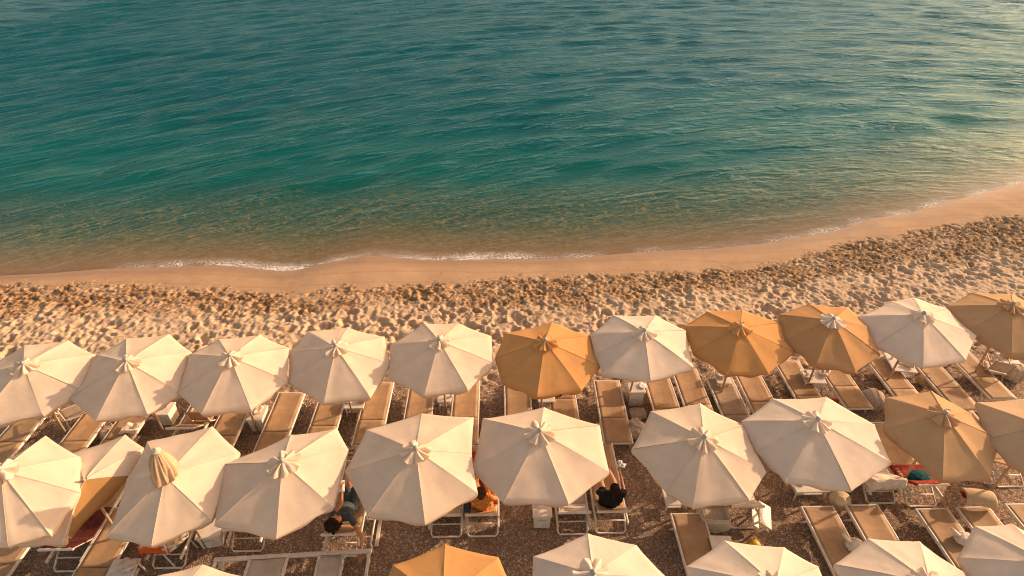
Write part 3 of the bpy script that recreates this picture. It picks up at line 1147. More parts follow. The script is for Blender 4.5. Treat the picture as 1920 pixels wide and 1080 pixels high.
GF = 'sun loungers under the seaward parasols'
GM = 'sun loungers with raised backs under the middle row'
GN = 'sun loungers laid flat in front of the nearest parasols'
for px, py, lab, off, kw in [
    (42, 801, 'flat tan lounger at the left edge below the first cream parasol', -.1, {}),
    (160, 805, 'flat tan lounger left of the patterned beach bag', -.1, {}),
    (246, 788, 'flat tan lounger right of the patterned beach bag, half under cream cloth', -.1, {}),
    (435, 785, 'flat tan lounger left of the white box with a sloping face', -.1, {}),
    (512, 825, 'flat tan lounger right of the white box, its far end in the open', -.10, {}),
    (613, 780, 'flat tan lounger left of the low white table below the fourth cream parasol', -.1, {}),
    (703, 765, 'flat tan lounger right of the low white table below the fourth cream parasol', -.05, {}),
    (787, 757, 'flat tan lounger left of the narrow white table below the fifth cream parasol', -.1, {}),
    (873, 755, 'flat tan lounger right of the narrow white table below the fifth cream parasol', -.1, {}),
    (971, 755, 'flat tan lounger under the left side of the first deep orange parasol', -.1, {}),
    (1057, 765, 'flat tan lounger under the orange parasol with a dark haired person on it', .45, {}),
    (1241, 740, 'flat tan lounger right of the tall white box under the leaning off white parasol', -.2, {}),
    (1296, 730, 'flat tan lounger right of centre with a narrow gravel strip on its left', -.15, {}),
    (1418, 735, 'flat tan lounger under the orange capped parasol, right of the table', -.2, {}),
    (1497, 716, 'flat tan lounger left of the table loaded with towels', -.1, {}),
    (1668, 702, 'flat tan lounger right of the beige pouf', -.1, {}),
    (1772, 722, 'flat tan lounger right of the small wicker bag', -.2, {}),
]:
    place_lounger(px, py, lab, GF, 'front', 'flat', 'sling', off, **kw)
place_lounger(1612, 767, 'flat tan lounger whose white end bar shows left of the beige pouf', GF, 'near')
place_lounger(1882, 749, 'flat tan lounger at the right edge, its end clear of the parasols', GF, 'near')
place_lounger(1160, 832, 'tan lounger with a rounded end beside the patterned umbrella bag', GF, 'near', yaw=-1)
place_lounger(338, 803, 'tan lounger with its backrest folded up beside the white wire chair', GF, 'bar', 'raised')
place_lounger(1371, 760, 'grey tan lounger with a bare white frame at its far end', GF, 'front', 'flat', 'sling2', -.55)

place_lounger(16, 1034, 'flat tan lounger in the left corner below the broad cream parasol', GM, 'mid')
place_lounger(193, 1040, 'flat tan lounger right of the chair with the maroon towel', GM, 'mid')
place_lounger(105, 1030, 'lounger with a raised back carrying a maroon towel', GM, 'bar', 'raised')
place_lounger(296, 1024, 'raised lounger hidden under the tied parasol with an orange red towel over it', GM, 'bar', 'raised')
place_lounger(464, 1034, 'empty lounger showing only its bare white head frame above the white platform', GM, 'foot', 'raised')
place_lounger(634, 1002, 'lounger on which the woman in slate blue reclines', GM, 'bar', 'raised')
place_lounger(837, 1007, 'empty lounger with raised back just left of the person in orange', GM, 'foot', 'raised')
LP2 = place_lounger(905, 1006, 'lounger in which the person in orange sits', GM, 'foot', 'raised')
place_lounger(1074, 1002, 'empty lounger with a cream back left of the person in black', GM, 'foot', 'raised', 'slingw')
LP3 = place_lounger(1145, 1000, 'lounger in which the person in black sits', GM, 'foot', 'raised')
place_lounger(1390, 990, 'lounger end with a white frame right of the open hamper', GM, 'foot', 'raised', 'slingw', yaw=-2)
LRED = place_lounger(1728, 950, 'lounger spread with the red towel under the tan parasol', GM, 'foot', 'raised')
place_lounger(1893, 913, 'lounger with a bare frame under the beige parasol', GM, 'foot', 'raised')
place_lounger(1287, 962, 'flat tan lounger alone on the gravel left of the open hamper', GN, 'far')
place_lounger(1531, 949, 'flat tan lounger left of the straw hat', GN, 'far')
place_lounger(1614, 946, 'flat tan lounger with the straw hat at its far corner', GN, 'far')
place_lounger(1745, 953, 'flat tan lounger left of the rolled wicker mat', GN, 'far')
place_lounger(1822, 950, 'flat tan lounger in the sun under the rolled wicker mat', GN, 'far')
place_lounger(1912, 944, 'flat tan lounger cut by the right edge beside the wicker mat', GN, 'far')


# ------------------------------------------------------------------ tables, boxes, small things
def table(px, py, label, w=.45, d=.45, h=.42, yaw=0, group='white side tables', mat='plastic', clutter=True, name='side_table', tilt=None):
    p = at(px, py, h)
    t = thing(name, label, 'side table', (p.x, p.y, 0.01), R(1.3 + yaw), group)
    bm = bmesh.new()
    box(bm, (0, 0, h - .0175), (w, d, .035), .012)
    link('table_top', bm, mat, t)
    for sx in (-1, 1):
        for sy in (-1, 1):
            bm = bmesh.new()
            tube(bm, [(sx * (w / 2 - .05), sy * (d / 2 - .05), h - .036), (sx * (w / 2 - .03), sy * (d / 2 - .03), 0)], [.02, .016], 8)
            link('leg', bm, mat, t, True)
    bm = bmesh.new()
    box(bm, (0, 0, h * .45), (w - .13, d - .13, .018), .006)
    link('shelf', bm, mat, t)
    if tilt:
        t.rotation_euler = (tilt[0], tilt[1], R(1.3 + yaw))
    return t


def storage_box(px, py, label, w=.36, d=.38, h=.40, yaw=0, group='white boxes'):
    p = at(px, py, h)
    t = thing('storage_box', label, 'box', (p.x, p.y, 0.01), R(1.3 + yaw), group)
    bm = bmesh.new()
    prof = []
    box(bm, (0, 0, h * .44), (w, d, h * .88), .02)
    for v in bm.verts:
        k = .90 + .10 * (v.co.z / h)
        v.co.x *= k
        v.co.y *= k
    link('body', bm, 'plastic', t)
    bm = bmesh.new()
    box(bm, (0, 0, h * .94), (w + .03, d + .03, h * .10), .015)
    link('lid', bm, 'plastic', t)
    bm = bmesh.new()
    box(bm, (0, -d * .5 - .012, h * .62), (w * .4, .018, .03), .006)
    link('handle', bm, 'plastic', t)
    return t


def clutter(px, py, z, label, kind):
    """small belongings on a table top"""
    p = at(px, py, z)
    rnd = random.Random(px * 7 + py)
    bm = bmesh.new()
    if kind == 'folded_towel':
        def f(u, v):
            return Vector(((u - .5) * .26, (v - .5) * .2, .035 + .02 * math.sin(u * 9) * math.sin(v * 7) + .02 * nz(u * 4 + px, v * 4)))
        sheet(bm, f, 10, 8, .04)
        return tag(link('folded_towel', bm, 'towel', None, True, p + Vector((0, 0, .03)), rnd.uniform(-1, 1)), label, 'towel', 'towels on tables')
    if kind == 'cup':
        lathe(bm, [(.028, 0), (.036, .09), (.033, .09), (.026, .006)], 16)
        return tag(link('cup', bm, 'paper', None, True, p), label, 'cup', 'cups on tables')
    if kind == 'bottle':
        lathe(bm, [(.030, 0), (.033, .02), (.033, .14), (.013, .19), (.013, .22), (.016, .222), (.016, .24)], 16)
        return tag(link('bottle', bm, 'navy', None, True, p), label, 'bottle', 'bottles on tables')
    if kind == 'plate':
        lathe(bm, [(.05, 0), (.09, .012), (.095, .018), (.05, .008)], 24)
        return tag(link('plate', bm, 'paper', None, True, p), label, 'plate', 'plates on tables')


TBL = [
    (666, 753, 'low white table beside the pole of the fourth cream parasol', .46, .42, .40, 0),
    (834, 742, 'narrow white table beside the pole of the fifth cream parasol', .32, .40, .40, 0),
    (1024, 742, 'white table under the first deep orange parasol beside the resting person', .40, .4, .40, 0),
    (1354, 707, 'white table with a pale top between the frame lounger and the orange capped parasol', .34, .45, .42, -4),
    (1524, 706, 'white table loaded with towels under the ochre parasol', .50, .46, .40, -6),
    (1688, 680, 'large white table with scattered things under the off white parasol', .56, .66, .42, -10),
    (1516, 906, 'low white table left of the straw hat under the wide off white parasol', .66, .42, .34, 0),
    (1266, 930, 'white table carrying a black bag under the hanging flap', .46, .40, .36, 0),
    (228, 1070, 'white table with a folded cream cloth at the lower left edge', .46, .42, .40, 2),
    (1354, 1022, 'white table peeking out behind the parasol below the hamper', .40, .36, .38, -3),
    (1890, 672, 'white table behind the wooden chair at the right edge', .40, .40, .42, -8),
]
for a in TBL:
    table(a[0], a[1], a[2], a[3], a[4], a[5], a[6])
table(1411, 952, 'white table tipped on its side right of the open hamper', .30, .46, .46, -14, tilt=(0.12, .55))
for a in [
    (482, 774, 'white box with a sloping face between two loungers', .33, .42, .42, 0),
    (308, 766, 'white box left of the lounger with the folded up back', .32, .36, .40, 0),
    (1192, 722, 'tall white box with a tiled looking top under the leaning parasol', .36, .46, .52, 0),
    (1016, 950, 'white box left of the empty cream lounger', .34, .40, .44, 0),
    (392, 990, 'white box between the tied parasol and its right neighbour', .40, .36, .40, 10),
]:
    storage_box(*a)
for px, py, z, lab, k in [
    (655, 752, .41, 'pale plate on the low table by the fourth cream parasol', 'plate'),
    (683, 750, .41, 'folded towel on the low table by the fourth cream parasol', 'folded_towel'),
    (846, 744, .41, 'cup on the narrow table by the fifth cream parasol', 'cup'),
    (1190, 712, .53, 'dark bottle standing on the tall white box', 'bottle'),
    (1204, 724, .53, 'plate lying on the tall white box', 'plate'),
    (1352, 704, .43, 'folded towel on the pale topped table', 'folded_towel'),
    (1545, 700, .41, 'crumpled towel at the right of the loaded table', 'folded_towel'),
    (1512, 706, .41, 'folded towel at the left of the loaded table', 'folded_towel'),
    (1672, 672, .43, 'cup at the back of the large table', 'cup'),
    (1692, 680, .43, 'plate in the middle of the large table', 'plate'),
    (1706, 684, .43, 'folded towel at the front of the large table', 'folded_towel'),
    (240, 1062, .41, 'folded cream cloth on the table at the lower left edge', 'folded_towel'),
    (1888, 668, .43, 'towel on the table behind the wooden chair', 'folded_towel'),
    (482, 770, .43, 'folded towel on the sloping white box', 'folded_towel'),
    (312, 762, .41, 'cup on the white box by the folded up lounger', 'cup'),
    (1500, 905, .35, 'plate on the low table left of the straw hat', 'plate'),
    (1012, 944, .45, 'cup on the white box by the empty cream lounger', 'cup'),
]:
    clutter(px, py, z, lab, k)


def pouf(px, py, label, w, d, h, mat, yaw=0, name='pouf', cat='pouf', openm=None):
    p = at(px, py, h * .6)
    t = thing(name, label, cat, (p.x, p.y, .01), R(1.3 + yaw))
    bm = bmesh.new()
    bmesh.ops.create_cube(bm, size=1)
    bmesh.ops.subdivide_edges(bm, edges=bm.edges[:], cuts=9, use_grid_fill=True)
    for v in bm.verts:
        q = v.co.copy() * 2
        k = 1 - .10 * (abs(q.x * q.y) ** 2 + abs(q.x * q.z) ** 2 + abs(q.y * q.z) ** 2)
        v.co = Vector((q.x * w / 2 * k * (1 + .04 * (1 - q.z ** 2)), q.y * d / 2 * k * (1 + .04 * (1 - q.z ** 2)), (q.z * k + .93) * h / 2))
        v.co += Vector((1, 1, .6)) * .012 * mnoise.noise(v.co * 9)
        if openm and q.z > .5 and abs(q.x) < .78 and abs(q.y) < .78:
            v.co.z -= .13
    link('body', bm, mat, t, True)
    bm = bmesh.new()
    for s in (-1, 1):
        tube(bm, [(s * w * .17, y * d / 2 * 1.01, z) for y, z in [(-1.02, h * .15), (-1.03, h * .5), (-.9, h * .93), (-.4, h * .985), (.4, h * .985), (.9, h * .93), (1.03, h * .5)]], .008, 6)
    if not openm:
        link('seam', bm, 'wood', t, True)
    else:
        bm.free()
        bm = bmesh.new()
        rr = .80
        tube(bm, [(-w / 2 * rr, -d / 2 * rr, h * .94), (w / 2 * rr, -d / 2 * rr, h * .94), (w / 2 * rr, d / 2 * rr, h * .94), (-w / 2 * rr, d / 2 * rr, h * .94)], .016, 6, True)
        link('brim', bm, mat, t, True)
        bm = bmesh.new()
        def f(u, v):
            return Vector(((u - .5) * w * .72, (v - .5) * d * .72, h * .80 + .02 * nz(u * 5, v * 5)))
        sheet(bm, f, 8, 8, .02)
        link('lining', bm, 'pouf', t, True)
    return t


pouf(1638, 747, 'beige cloth pouf with seams beside the lounger end below the ochre parasol', .42, .44, .40, 'pouf', -10)
pouf(1338, 968, 'open beige hamper under the cream parasol with the hanging flap', .58, .46, .42, 'pouf2', -4, 'hamper', 'hamper', True)
pouf(1903, 694, 'cream cube pouf beside the wooden chair at the right edge', .44, .44, .42, 'pouf2', -12)
pouf(1196, 775, 'brown square cushion on the gravel beside the patterned umbrella bag', .38, .30, .16, 'pouf', 0, 'floor_cushion', 'cushion')


def bag(px, py, label, sx, sy, sz, mat, yaw=0, name='beach_bag', cat='bag', z=0.0, handles=True, lump=.25):
    p = at(px, py, z + sz * .7)
    t = thing(name, label, cat, (p.x, p.y, z + .01), R(yaw))
    bm = bmesh.new()
    ellipsoid(bm, (0, 0, sz * .62), (sx, sy, sz * .62), 4, lump, 5, px * .1)
    for v in bm.verts:
        if v.co.z < .0: v.co.z = 0
    link('body', bm, mat, t, True)
    if handles:
        for s in (-1, 1):
            bm = bmesh.new()
            tube(bm, [(-sx * .4, s * sy * .3, sz * 1.12), (-sx * .25, s * sy * .5, sz * 1.38), (sx * .25, s * sy * .5, sz * 1.38), (sx * .4, s * sy * .3, sz * 1.12)], .010, 6)
            link('handle', bm, 'wood', t, True)
    return t


bag(205, 810, 'patterned cotton beach bag lying between two loungers on the left', .26, .17, .26, 'pattern', 12)
bag(1192, 803, 'patterned umbrella bag slumped against the cream parasol with the flap', .25, .24, .30, 'pattern', -15)
bag(1733, 712, 'small wicker bag under the right side of the large table', .17, .15, .24, 'straw', -15)
bag(1275, 925, 'small black bag on the white table under the hanging flap', .10, .085, .12, 'black', 30, z=.36, handles=True)
bag(96, 985, 'grey blue bag lying on the maroon towel', .16, .12, .12, 'slate', 20, z=.5, handles=False)


def drape(name, label, cat, mat, f, nu=18, nv=18, thick=.012, group=None):
    bm = bmesh.new()
    pts = [[f(i / nu, j / nv) for j in range(nv + 1)] for i in range(nu + 1)]
    c = Vector((0, 0, 0))
    for r_ in pts:
        for p in r_:
            c += p
    c /= (nu + 1) * (nv + 1)
    c.z = min(p.z for r_ in pts for p in r_)
    sheet(bm, lambda u, v: pts[round(u * nu)][round(v * nv)] - c, nu, nv, thick)
    o = link(name, bm, mat, None, True, c)
    return tag(o, label, cat, group)


def on_lounger(L, x, y, z):
    m = Matrix.Translation(L.location) @ Matrix.Rotation(L.rotation_euler.z, 4, 'Z')
    return m @ Vector((x, y, z))


def back_z(y):
    """surface height of a raised lounger at local y"""
    PIV = PIVS['raised']
    if y > PIV: return LZ + .02
    return LZ + .025 + (PIV - y) * math.tan(BANG)


def by_label(s):
    return next(o for o in COL.objects if o.get('label', '') == s)


def lounger_towel(L, label, mat, x0, x1, y0, y1, over=.0, seed=0, name='towel', amp=.02):
    def f(u, v):
        x = x0 + (x1 - x0) * u
        y = y0 + (y1 - y0) * v
        z = back_z(max(y, -.88)) + .012 + amp * abs(nz(x * 6 + seed, y * 6)) + .004
        if y < -.90:                     # hangs over the top bar
            z = back_z(-.88) + .03 - (-.90 - y) * 1.0
            y = -.93 - .02 * nz(x * 8, seed)
        ax = abs(x)
        if ax > .33:
            z -= (ax - .33) * 1.6
            x = math.copysign(.335 + (ax - .33) * .3, x)
        return on_lounger(L, x, y, z)
    return drape(name, label, 'towel', mat, f, 20, 22, .010)


lounger_towel(by_label('lounger with a raised back carrying a maroon towel'), 'maroon towel with dark stripes on a raised lounger at the left', 'maroon', -.27, .30, -.90, .1, seed=3)
LH = by_label('raised lounger hidden under the tied parasol with an orange red towel over it')
lounger_towel(LH, 'orange red towel hanging below the tied parasol', 'orangered', -.42, .16, -1.12, -.2, seed=5, amp=.03)
lounger_towel(LRED, 'red towel spread over the lounger under the tan parasol', 'red', -.36, .31, -.90, -.22, seed=8)
lounger_towel(LP2, 'brick red towel beneath the person in orange', 'red', -.29, .29, -.50, .75, seed=9)

lounger_towel(LP2, 'navy towel hanging on the left side of the lounger with the person in orange', 'navy', -.42, -.22, -.82, -.25, seed=14)

# teal cushion
p = on_lounger(LRED, -.02, -.60, back_z(-.60))
t = thing('cushion', 'round teal cushion lying on the red towel', 'cushion', p, R(15))
bm = bmesh.new()
ellipsoid(bm, (0, 0, .07), (.24, .15, .09), 4, .18, 7, 3)
link('body', bm, 'teal', t, True)
bm = bmesh.new()
ellipsoid(bm, (0, 0, .155), (.02, .02, .012), 2)
link('button', bm, 'navy', t, True)
# white fringe towel left of the cushion
def f(u, v):
    x = -.38 + .14 * u
    y = -.62 + .30 * v
    return on_lounger(LRED, x, y, back_z(y) + .03 - .12 * (1 - u) ** 2 + .015 * math.sin(v * 26))
drape('small_towel', 'small white fringed towel at the left edge of the red towel', 'towel', 'towel', f, 8, 20, .008)

# straw hat standing against the lounger corner
p = at(1575, 938, .34)
t = thing('straw_hat', 'round straw hat propped at the corner of a flat lounger', 'hat', p)
bm = bmesh.new()
lathe(bm, [(.185, .0), (.19, .006), (.10, .016), (.098, .08), (.085, .105), (.04, .115), (.01, .117)], 40, (0, 0, 0), lambda th, i: 1 + (.03 * math.sin(3 * th + 1) if i < 2 else 0))
link('brim_and_crown', bm, 'hatstraw', t, True)
bm = bmesh.new()
lathe(bm, [(.099, .018), (.1035, .018), (.1030, .036), (.098, .036)], 40)
link('hat_band', bm, 'straw', t, True)
t.rotation_euler = (R(38), R(-28), 0)

# white sheet with brown lines over the head of a lounger
LS = place_lounger(1652, 944, 'lounger covered by the crumpled white sheet', GM, 'foot', 'raised', 'slingw')
def f(u, v):
    x = -.40 + .70 * u
    y = -.98 + .95 * v
    z = back_z(max(y, -.88)) + .03 + .05 * nz(x * 4 + 2, y * 4) + .02 * nz(x * 11, y * 11)
    if y < -.90: z -= (-.90 - y) * 2.2
    if x < -.32: z -= (-.32 - x) * 2.0
    return on_lounger(LS, x, y, z)
drape('white_sheet', 'crumpled white sheet with brown lines draped over a lounger head', 'sheet', 'towel', f, 22, 24, .010)

# rolled wicker mat
p = at(1832, 934, .46)
t = thing('rolled_mat', 'pale wicker mat curled into a roll on the sunny lounger', 'mat', p, R(-10))
bm = bmesh.new()
def f(u, v):
    a = -PI * .30 + u * PI * 1.45
    r = .15 * (1 + .12 * v) + .02 * u
    return Vector((-.26 + .52 * v, -r * math.cos(a) * .95, r * math.sin(a) * .72 + .02 * math.sin(v * PI)))
sheet(bm, f, 22, 16, .012)
link('weave', bm, 'pattern' if False else 'straw', t, True)
bm = bmesh.new()
tube(bm, [f(1, k / 8) for k in range(9)], .012, 6)
link('border', bm, 'wood', t, True)
def f(u, v):
    return at(1812, 925, .40) + Vector((-.12 + .2 * u, -.12 + .22 * v, .01 + .03 * abs(nz(u * 4, v * 4 + 3))))
drape('small_red_towel', 'small red cloth tucked in the mouth of the rolled mat', 'towel', 'red', f, 8, 8, .01)

# white plastic clogs / cushions in front row C
for px, py, lab in [(1602, 1022, 'white cushion wedged beside a lounger above the parasol below the straw hat'),
                    (1806, 1010, 'white cushion beside a lounger near the bottom right parasol')]:
    p = at(px, py, .36)
    t = thing('cushion', lab, 'cushion', p - Vector((0, 0, .06)), R(25), 'white cushions by the flat loungers')
    bm = bmesh.new()
    ellipsoid(bm, (0, 0, .07), (.17, .13, .08), 4, .2, 6, px)
    link('body', bm, 'towel', t, True)
    bm = bmesh.new()
    tube(bm, [(-.05, .04, .10), (-.10, .13, .16), (-.13, .20, .20)], [.035, .03, .018], 8)
    link('loop', bm, 'plastic', t, True)
# yellow ball
bm = bmesh.new()
ellipsoid(bm, (0, 0, .10), (.115, .115, .10), 4, .02)
tag(link('beach_ball', bm, 'yellow', None, True, at(1414, 1022, .1) - Vector((0, 0, .1))), 'small yellow ball on the gravel right of the open hamper', 'ball')
# red cloth by the lounger below the ochre parasol
def f(u, v):
    return at(1570, 758, .05) + Vector((-.17 + .34 * u, -.14 + .28 * v, .05 + .06 * nz(u * 3, v * 3 + 7) + .02 * nz(u * 9, v * 9)))
drape('red_cloth', 'crumpled orange red cloth beside the lounger below the ochre parasol', 'cloth', 'orangered', f, 14, 14, .012)
# cream cloth over the lounger right of the patterned bag
def f(u, v):
    return at(243, 803, .36) + Vector((-.16 + .36 * u, -.16 + .3 * v, .02 + .06 * nz(u * 3 + 4, v * 3) + .02 * nz(u * 10, v * 10)))
drape('cream_cloth', 'crumpled cream cloth on the lounger beside the patterned bag', 'cloth', 'towel', f, 16, 16, .012)


# folded white chair (left) and wire chair
def folding_chair(px, py, label, yaw, mat='paint', seat='slingw', tiltx=0.0, group='folding chairs'):
    p = at(px, py, .4)
    t = thing('folding_chair', label, 'chair', (p.x, p.y, .01), R(yaw), group)
    bm = bmesh.new()
    def f(u, v):
        return Vector((-.2 + .4 * u, -.2 + .4 * v, .40 - .02 * math.sin(PI * u)))
    sheet(bm, f, 6, 6, .012)
    link('seat', bm, seat, t, True)
    for s in (-1, 1):
        bm = bmesh.new()
        tube(bm, [(s * .22, -.24, 0), (s * .22, .20, .42)], .015, 8)
        link('leg', bm, mat, t, True)
        bm = bmesh.new()
        tube(bm, [(s * .20, .26, 0), (s * .20, -.20, .42), (s * .20, -.30, .80)], .015, 8)
        link('leg', bm, mat, t, True)
        bm = bmesh.new()
        tube(bm, [(s * .22, -.24, .60), (s * .22, .20, .60), (s * .22, .22, .56)], .018, 8)
        link('armrest', bm, mat, t, True)
    bm = bmesh.new()
    def g(u, v):
        return Vector((-.2 + .4 * u, -.215 - .09 * v, .46 + .34 * v))
    sheet(bm, g, 6, 5, .012)
    link('backrest', bm, seat, t, True)
    return t


folding_chair(140, 772, 'white folding chair between the first two cream parasols', 40)
folding_chair(386, 778, 'white wire chair beside the lounger with the folded up back', 0, seat='sling')
folding_chair(1866, 690, 'pale wooden folding chair under the tan parasol at the right edge', -25, 'wood', 'pouf2')
folding_chair(322, 1012, 'white folding chair under the right side of the tied parasol', 60)

# bare rail frame and plank by the woman
p = at(690, 985, .35)
t = thing('table_frame', 'bare white table frame right of the woman in slate blue', 'frame', (p.x, p.y, .01), R(2))
bm = bmesh.new()
tube(bm, [(-.09, -.38, .02), (-.09, -.38, .38), (-.09, .25, .38), (-.09, .25, .02)], .018, 8)
link('side_frame', bm, 'paint', t, True)
bm = bmesh.new()
tube(bm, [(.12, -.38, .02), (.12, -.38, .38), (.12, .25, .38), (.12, .25, .02)], .018, 8)
link('side_frame', bm, 'paint', t, True)
bm = bmesh.new()
tube(bm, [(-.09, -.25, .38), (.12, -.25, .38)], .014, 8)
tube(bm, [(-.09, .1, .38), (.12, .1, .38)], .014, 8)
link('cross_bar', bm, 'paint', t, True)
p = at(711, 990, .03)
bm = bmesh.new()
box(bm, (0, 0, .03), (.07, .75, .045), .01)
tag(link('plank', bm, 'plastic', None, False, (p.x, p.y, .012), R(3)), 'white plank lying on the gravel right of the bare table frame', 'plank')

# white platform frame at the lower edge
a, b = at(402, 1046, .34), at(697, 1029, .34)
dx = (b - a)
wid = dx.length
ang = math.atan2(dx.y, dx.x)
t = thing('platform_bench', 'low white framed bench with two cream panels at the lower edge', 'bench', ((a.x + b.x) / 2, (a.y + b.y) / 2, .01), ang)
bm = bmesh.new()
dep = 1.0
box(bm, (0, -.03, .31), (wid, .075, .06), .012)
box(bm, (0, -dep, .31), (wid, .075, .06), .012)
for x in (-wid / 2 + .035, -wid * .27, -wid * .035, wid * .17, wid * .30 + .06, wid / 2 - .035):
    box(bm, (x, -dep / 2 - .015, .31), (.055, dep - .11, .05), .01)
link('frame', bm, 'paint', t)
for x0, x1 in ((-wid * .27 + .03, -wid * .035 - .03), (wid * .17 + .03, wid * .30 + .03)):
    bm = bmesh.new()
    def f(u, v):
        return Vector((x0 + (x1 - x0) * u, -.09 - (dep - .16) * v, .325 + .02 * nz(u * 4, v * 5 + x0)))
    sheet(bm, f, 10, 12, .01)
    link('panel', bm, 'slingw', t, True)
for sx in (-1, 1):
    for y in (-.05, -dep + .02):
        bm = bmesh.new()
        box(bm, (sx * (wid / 2 - .08), y, .14), (.05, .05, .276), .008)
        link('leg', bm, 'paint', t)
bm = bmesh.new()
pts = [Vector((wid * .33 + .02 * math.sin(k * 1.7), -.08 - .05 * k, .35 + .006 * math.cos(k * 3))) for k in range(12)]
tube(bm, pts, .012, 6)
o = link('cord', bm, 'towel', None, True, t.location.copy(), ang)
tag(o, 'white twisted cord lying along the platform bench', 'cord')


# ------------------------------------------------------------------ people
def capsule(bm, a, b, ra, rb, seg=14):
    a, b = Vector(a), Vector(b)
    d = b - a
    L_ = d.length
    if L_ < 1e-6:
        ellipsoid(bm, a, (ra, ra, ra), 2)
        return
    q = d.to_track_quat('Z', 'Y').to_matrix().to_4x4()
    prof = []
    for k in range(5):
        th = -PI / 2 + k / 4 * PI / 2
        prof.append((max(.0006, ra * math.cos(th)), ra * math.sin(th)))
    for k in range(5):
        th = k / 4 * PI / 2
        prof.append((max(.0006, rb * math.cos(th)), L_ + rb * math.sin(th)))
    t_ = bmesh.new()
    lathe(t_, prof, seg)
    bmesh.ops.transform(t_, matrix=Matrix.Translation(a) @ q, verts=t_.verts)
    me = bpy.data.meshes.new('tmp')
    t_.to_mesh(me)
    t_.free()
    bm.from_mesh(me)
    bpy.data.meshes.remove(me)


def remeshed(name, bm, mat, parent, voxel=.008, smooth_it=6, lumps=0.0):
    o = link(name, bm, mat, None, True)
    r = o.modifiers.new('r', 'REMESH')
    r.mode = 'VOXEL'
    r.voxel_size = voxel
    s = o.modifiers.new('s', 'SMOOTH')
    s.factor = .5
    s.iterations = smooth_it
    dg = bpy.context.evaluated_depsgraph_get()
    dg.update()
    me = bpy.data.meshes.new_from_object(o.evaluated_get(dg))
    me.name = name
    if lumps:
        for v in me.vertices:
            v.co += v.normal * lumps * mnoise.noise(v.co * 22)
    me.polygons.foreach_set('use_smooth', [True] * len(me.polygons))
    old = o.data
    o.modifiers.clear()
    o.data = me
    bpy.data.meshes.remove(old)
    o.parent = parent
    return o


def hand(bm, wrist, direc, side, palm_n, curl=.5, s=1.0):
    """palm and five unequal bent fingers; side = vector towards the thumb"""
    d = Vector(direc).normalized()
    t_ = Vector(side)
    t_ = (t_ - d * t_.dot(d)).normalized()
    nrm = Vector(palm_n)
    nrm = (nrm - d * nrm.dot(d) - t_ * nrm.dot(t_)).normalized()
    w_ = Vector(wrist)
    for k in (-1, -.33, .33, 1):
        capsule(bm, w_ + t_ * .012 * k, w_ + d * .085 * s + t_ * .030 * k, .015, .012, 10)
    for k, ln in ((1, .070), (.35, .080), (-.35, .074), (-1, .056)):
        p0 = w_ + d * .088 * s + t_ * .031 * k
        a1 = (d + t_ * .10 * k + nrm * curl * .5).normalized()
        a2 = (d + t_ * .10 * k + nrm * curl * 1.5).normalized()
        p1 = p0 + a1 * ln * .5 * s
        p2 = p1 + a2 * ln * .5 * s
        capsule(bm, p0, p1, .0095, .0088, 8)
        capsule(bm, p1, p2, .0088, .0075, 8)
    q0 = w_ + d * .03 + t_ * .028
    q1 = q0 + (d * .7 + t_ * .8 + nrm * .25).normalized() * .042
    q2 = q1 + (d * 1.0 + t_ * .25 + nrm * .45).normalized() * .034
    capsule(bm, q0, q1, .013, .011, 8)
    capsule(bm, q1, q2, .011, .009, 8)


